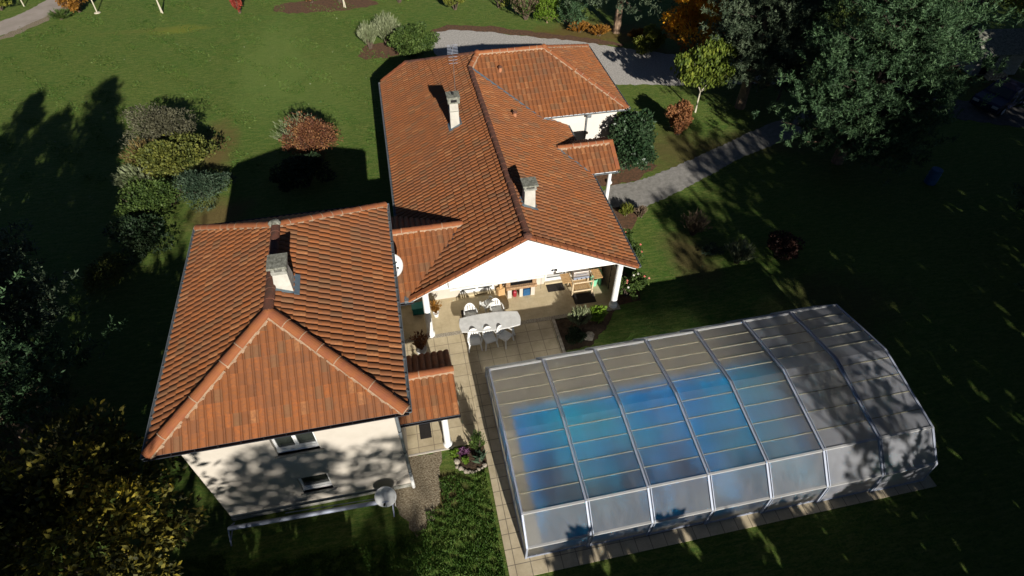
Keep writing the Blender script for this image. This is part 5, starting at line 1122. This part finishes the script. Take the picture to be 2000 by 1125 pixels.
for i, (x, y, H_, r, l) in enumerate([(29.6,15.2,6.5,2.4,'dim pine at the right edge below the blue barrel, upper one'), (26.6,11.6,6.0,2.0,'dim pine at the right edge, nearest the pool enclosure')]):
    pine('dim_pine', (x,y,0), H_, r, 1.4, 'lf_pine', l, seed=130+i, nb=44, tn=9, needle=.26, tr=.16)
# left side
pine('left_pine', (-15.9,18.6,0), 10.2, 2.7, 2.0, 'lf_pinegrey', 'tall pine at the left edge, farther of the pair', seed=140, nb=90, tn=9, needle=.22, tr=.2, w=.026, shape='cone', dn=1.5)
pine('left_pine', (-14.9,14.6,0), 9.5, 2.9, 1.5, 'lf_pine', 'bushy dark pine at the left edge, nearer of the pair', seed=141, nb=100, tn=9, needle=.22, tr=.2, w=.026, shape='cone', dn=1.5)
pine('left_pine', (-20.2,18.6,0), 9.8, 2.4, 2.5, 'lf_pine', 'pine at the extreme left whose slim shadow lies on the lawn', seed=142, nb=80, tn=9, needle=.22, tr=.2, w=.026, shape='cone', dn=1.5)
pine('left_pine', (-18.0,16.4,0), 9.6, 2.9, 1.5, 'lf_pine', 'unseen pine added between the other left pines to widen their shadow', seed=144, nb=90, tn=9, needle=.22, tr=.2, w=.026, shape='cone', dn=1.5)  # unseen pine, added to thicken the shadow mass on the lawn
leaftree('walnut_tree', (-10.6,8.4,0), 3.9, 3.9, 2.3, 'lf_yellow', 'broad tree with yellow autumn leaves in the bottom left corner', 1.6, n=17000, leaf=.115, seed=143, k=70, sub=.24, tr=.16, ry=3.4)
# pots and small plants on the terrace
def pot(loc, r, h, m_, lm, label, ph, n=500, style='stem', seed=1, wr=.15, leaf=.12):
    t = thing('potted_plant', label, 'potted plant', loc); mb = MB(); mb.lathe((0,0,0), [(r*.7,0),(r*.95,h*.9),(r*1.06,h*.9),(r*1.06,h),(r*.9,h),(r*.88,h*.86),(.01,h*.86)], m_, 18, cap=False); mb.build('pot', t)
    rs = np.random.RandomState(seed); a = rs.uniform(0,6.28,n); rr = rs.uniform(0,1,n)**.6; f = rs.uniform(.05,1,n); P = np.stack([np.cos(a)*rr*ph*.42*f, np.sin(a)*rr*ph*.42*f, h*.86+ph*f*(1-.25*rr)], 1)
    N = np.stack([np.cos(a)*rr, np.sin(a)*rr, np.ones(n)*1.1], 1)+rs.normal(size=(n,3))*.3; cards('leaves', P, N, leaf*rs.uniform(.5,1.1,n), leaf*wr, lm, t); return t
pot((-.40,15.55,.03), .22, .34, 'plastic_grey', 'lf_redtip', 'tall potted plant with thin reddish stems by the left porch pillar, in front', 1.0, seed=3, n=420, wr=.35, leaf=.09)
pot((.42,17.5,.03), .13, .22, 'plastic_white', 'lf_rust', 'small pot of dry orange grass behind the left porch pillar', .75, seed=4, n=420)
pot((-.72,15.25,.03), .09, .15, 'plastic_white', 'lf_pale', 'tiny white pot in front of the tall potted plant, left of it', .25, seed=5, n=120, leaf=.06)
# flower bed with its stones
bush('tall_border_plant', (1.12,10.75,0), .28, .25, 1.35, 'lf_greenbush', 'tall thin leggy plant at the corner of the little stone-edged flower bed', cat='plant', n=800, leaf=.07, seed=150, style='stem', wr=.3)
bush('agave', (1.12,10.42,0), .2, .2, .5, 'lf_blue', 'upright broad-leaved bluish plant in the little stone-edged flower bed', cat='plant', n=40, leaf=.22, seed=151, style='stem', wr=.3)
bush('lime_plant', (.62,10.45,0), .13, .13, .22, 'lf_lime', 'bright lime green clump in the little stone-edged flower bed', cat='plant', n=260, leaf=.06, seed=152)
bush('purple_plant', (.58,10.75,0), .2, .15, .3, 'lf_purple' if 'lf_purple' in M else 'lf_redcol', 'purple leafy plant at the terrace end of the little flower bed', cat='plant', n=300, leaf=.05, seed=153)
bush('low_leafy_plant', (.28,10.8,0), .25, .18, .2, 'lf_lime', 'low green plant at the left end of the little flower bed', cat='plant', n=400, leaf=.05, seed=154)
def stone(loc, r, seed, label, group):
    rd = random.Random(seed); mb = MB(); n = 9; pr_ = [(.55,0),(.95,.28),(1,.5),(.75,.82),(.3,1.0)]; b = len(mb.v)
    rings = []
    for rr, z in pr_:
        rings.append(len(mb.v))
        for j in range(n): a = 2*math.pi*j/n; q = r*rr*rd.uniform(.8,1.15); mb.v.append((q*math.cos(a), q*.8*math.sin(a), z*r*.8))
    k = mb.mi('rock')
    for a, c in zip(rings, rings[1:]):
        for j in range(n): mb.f.append((a+j,a+(j+1)%n,c+(j+1)%n,c+j)); mb.m.append(k)
    mb.f.append(tuple(rings[-1]+j for j in range(n))); mb.m.append(k); o = mb.build('edging_stone', loc=(*loc, .0)); o.rotation_euler = (0,0,rd.uniform(0,6)); return tag(o, label, 'stone', group)
st_ = [(.30,10.50,.13),(.28,10.30,.08),(.38,10.22,.10),(.47,10.17,.07),(.55,10.06,.10),(.67,10.02,.09),(.78,9.98,.08),(.90,10.0,.06),(1.02,10.05,.08),(1.15,10.08,.06),(1.26,10.16,.10)]
for i, (x, y, r_) in enumerate(st_): stone((x,y), r_, i, 'largest pale stone at the left end of the little flower bed' if i == 0 else 'rough pale stone edging the little flower bed', 'stones edging the flower bed')
stone((6.6,15.0), .28, 40, 'pale rock in the planting bed right of the terrace', None) ; 
# stakes and young trees at the far edge
for i, (x, y, h, l) in enumerate([(-22.2,54.8,2.4,'pale stake of a young tree at the top left, on the lawn'), (-17.2,53.8,2.6,'pair of pale stakes at the top edge, right of the single one'), (-2.9,52.1,2.4,'pale stakes on the bare far bed'), (-28.3,57.3,2.2,'white sign post beyond the road')]):
    t = thing('garden_stake', l, 'stake', (x,y,0)); mb = MB(); mb.tube([(0,0,0),(.05,.0,h)], .045, 'pale_post', 7); mb.build('pole', t)
    if i in (1,2): mb = MB(); mb.tube([(.12,-.1,0),(-.1,.1,h)], .04, 'pale_post', 7); mb.build('pole', t)
    if i == 3: mb = MB(); mb.box(-.3,-.03,h-.3,.5,.0,h+.2,'white_paint'); mb.build('board', t)
    if i == 0: mb = MB(); mb.lathe((0,0,0), [(.25,0),(.2,.04),(.05,.06)], 'pale_post', 10); mb.build('base', t)
# grass tufts where the lawn is seen up close, one uncountable mass
rs = np.random.RandomState(77); n = 60000
X = rs.uniform(-9,1.25,n); Y = rs.uniform(5.6,10.0,n); ok = ~((X < -.4)&(Y > 8.9)) & ~((X>.2)&(Y>9.9)) & ~((X<-1.0)&(Y>8.3)&(X>-7.4)); X, Y = X[ok], Y[ok]; h = rs.uniform(.03,.08,len(X))
cl_ = np.sin(X*7+np.cos(Y*5)*2)*np.sin(Y*9+X*3); keep = cl_ > -.5; X, Y, h = X[keep], Y[keep], h[keep]
struct(cards('grass_tufts', np.stack([X,Y,h],1), np.stack([rs.normal(size=len(X))*.5, rs.normal(size=len(X))*.5, np.ones(len(X))],1), h, .012, 'lf_grass'), 'stuff')
n = 5000; X = rs.uniform(-24,1,n); Y = rs.uniform(34,52,n)
ok = ~((np.abs(X-1.9) < 2.2)&(np.abs(Y-42)<2)); X, Y = X[ok][:45], Y[ok][:45]
struct(cards('fallen_leaves', np.stack([X,Y,X*0+.03],1), rs.normal(size=(len(X),3))*np.array([1,1,.15]), .06, .035, 'lf_pale'), 'stuff')

# tall trees outside the frame, behind the drone: they throw the long shade over the garden
def shade(x, y, H_, r, z0, dens, seed, l):
    return leaftree('garden_tree', (x,y,0), (H_+z0)/2, r, (H_-z0)/2, 'lf_greenbush', l, z0+.3, n=int(5200*dens), leaf=.24, seed=seed, k=int(34*dens)+8, sub=.34, tr=.22, group='tall trees standing outside the picture')
S_ = 'tall tree outside the picture shading '
SH = [(-9.5,-6,13.5,4.6,1.5,.9,1,'the left of the garden'), (-20,-4,14.0,4.6,1.5,1.6,2,'the far left lawn'), (-15.5,3,9,3.0,1,.6,3,'the lawn behind the yellow tree'), (-24.5,3,12,3.4,1.5,1.2,4,'the lawn left of the picture'),
      (-1.3,-22,18.0,3.6,11.2,.5,5,'the cream wall with dapples'),
      (22,-3,14,4.6,1.5,2.0,6,'the lawn right of the pool'), (29,1,16,5.2,1.5,2.4,7,'the lawn at the right edge'), (37,7,16,5.5,1.5,2.6,8,'the barrel and the dark lawn'), (27,-10,18,5,2,2.0,9,'the upper right lawn'), (46,13,15,6,1.5,2.6,10,'the parked car'),
      (17.6,-9,14.5,3.0,6,.28,11,'the lawn beyond the enclosure'), (34,15,9,4,1,2.0,12,'the back lane'), (54,22,17,6.5,1.5,2.4,13,'the far right corner'), (44,22,9,4.5,1,2,14,'the shed yard')]
for a in SH: shade(*a[:7], S_+a[7])
rs = np.random.RandomState(5)
for i in range(8):  # unseen hedge, added to shade the ground before the enclosure
    bush('shade_hedge', (4.8+i*2.4,-3.8+rs.uniform(-.3,.3),0), 1.8, 1.3, 4.9+rs.uniform(-.3,.3), 'lf_dark', 'unseen tall hedge shrub added to shade the ground in front of the pool', n=2400, leaf=.22, seed=200+i, group='unseen hedge shrubs added to shade the pool side')

for i, (x, y, h) in enumerate([(-9.5,2.0,3.4),(-7.3,1.6,3.2),(-5.2,1.9,3.3),(-3.2,1.5,3.2)]):  # unseen low hedge, added to darken the grass before the building
    bush('shade_hedge', (x,y,0), 1.4, 1.2, h, 'lf_dark', 'unseen hedge shrub added to shade the grass in front of the cream building', n=2600, leaf=.2, seed=220+i, group='unseen hedge shrubs added to shade the building front')

rs = np.random.RandomState(91); n = 42000; X = rs.uniform(-30,8,n); Y = rs.uniform(30,56,n)
f_ = np.sin(X*.9+1.3*np.sin(Y*.7))*np.cos(Y*1.1+.8*np.sin(X*.5))+.6*np.sin(X*2.3+Y*1.7); ok = (f_ > .35) & ~((X > -.8)&(Y < 36.5)) & ~((X>2)&(Y>38)) & (Y < 84.5+X*1.15)
X, Y = X[ok], Y[ok]; h = rs.uniform(.02,.05,len(X))
struct(cards('clover_clumps', np.stack([X,Y,h],1), np.stack([rs.normal(size=len(X)), rs.normal(size=len(X)), np.ones(len(X))*.5],1), h*1.6, .03, 'lf_grass'), 'stuff')
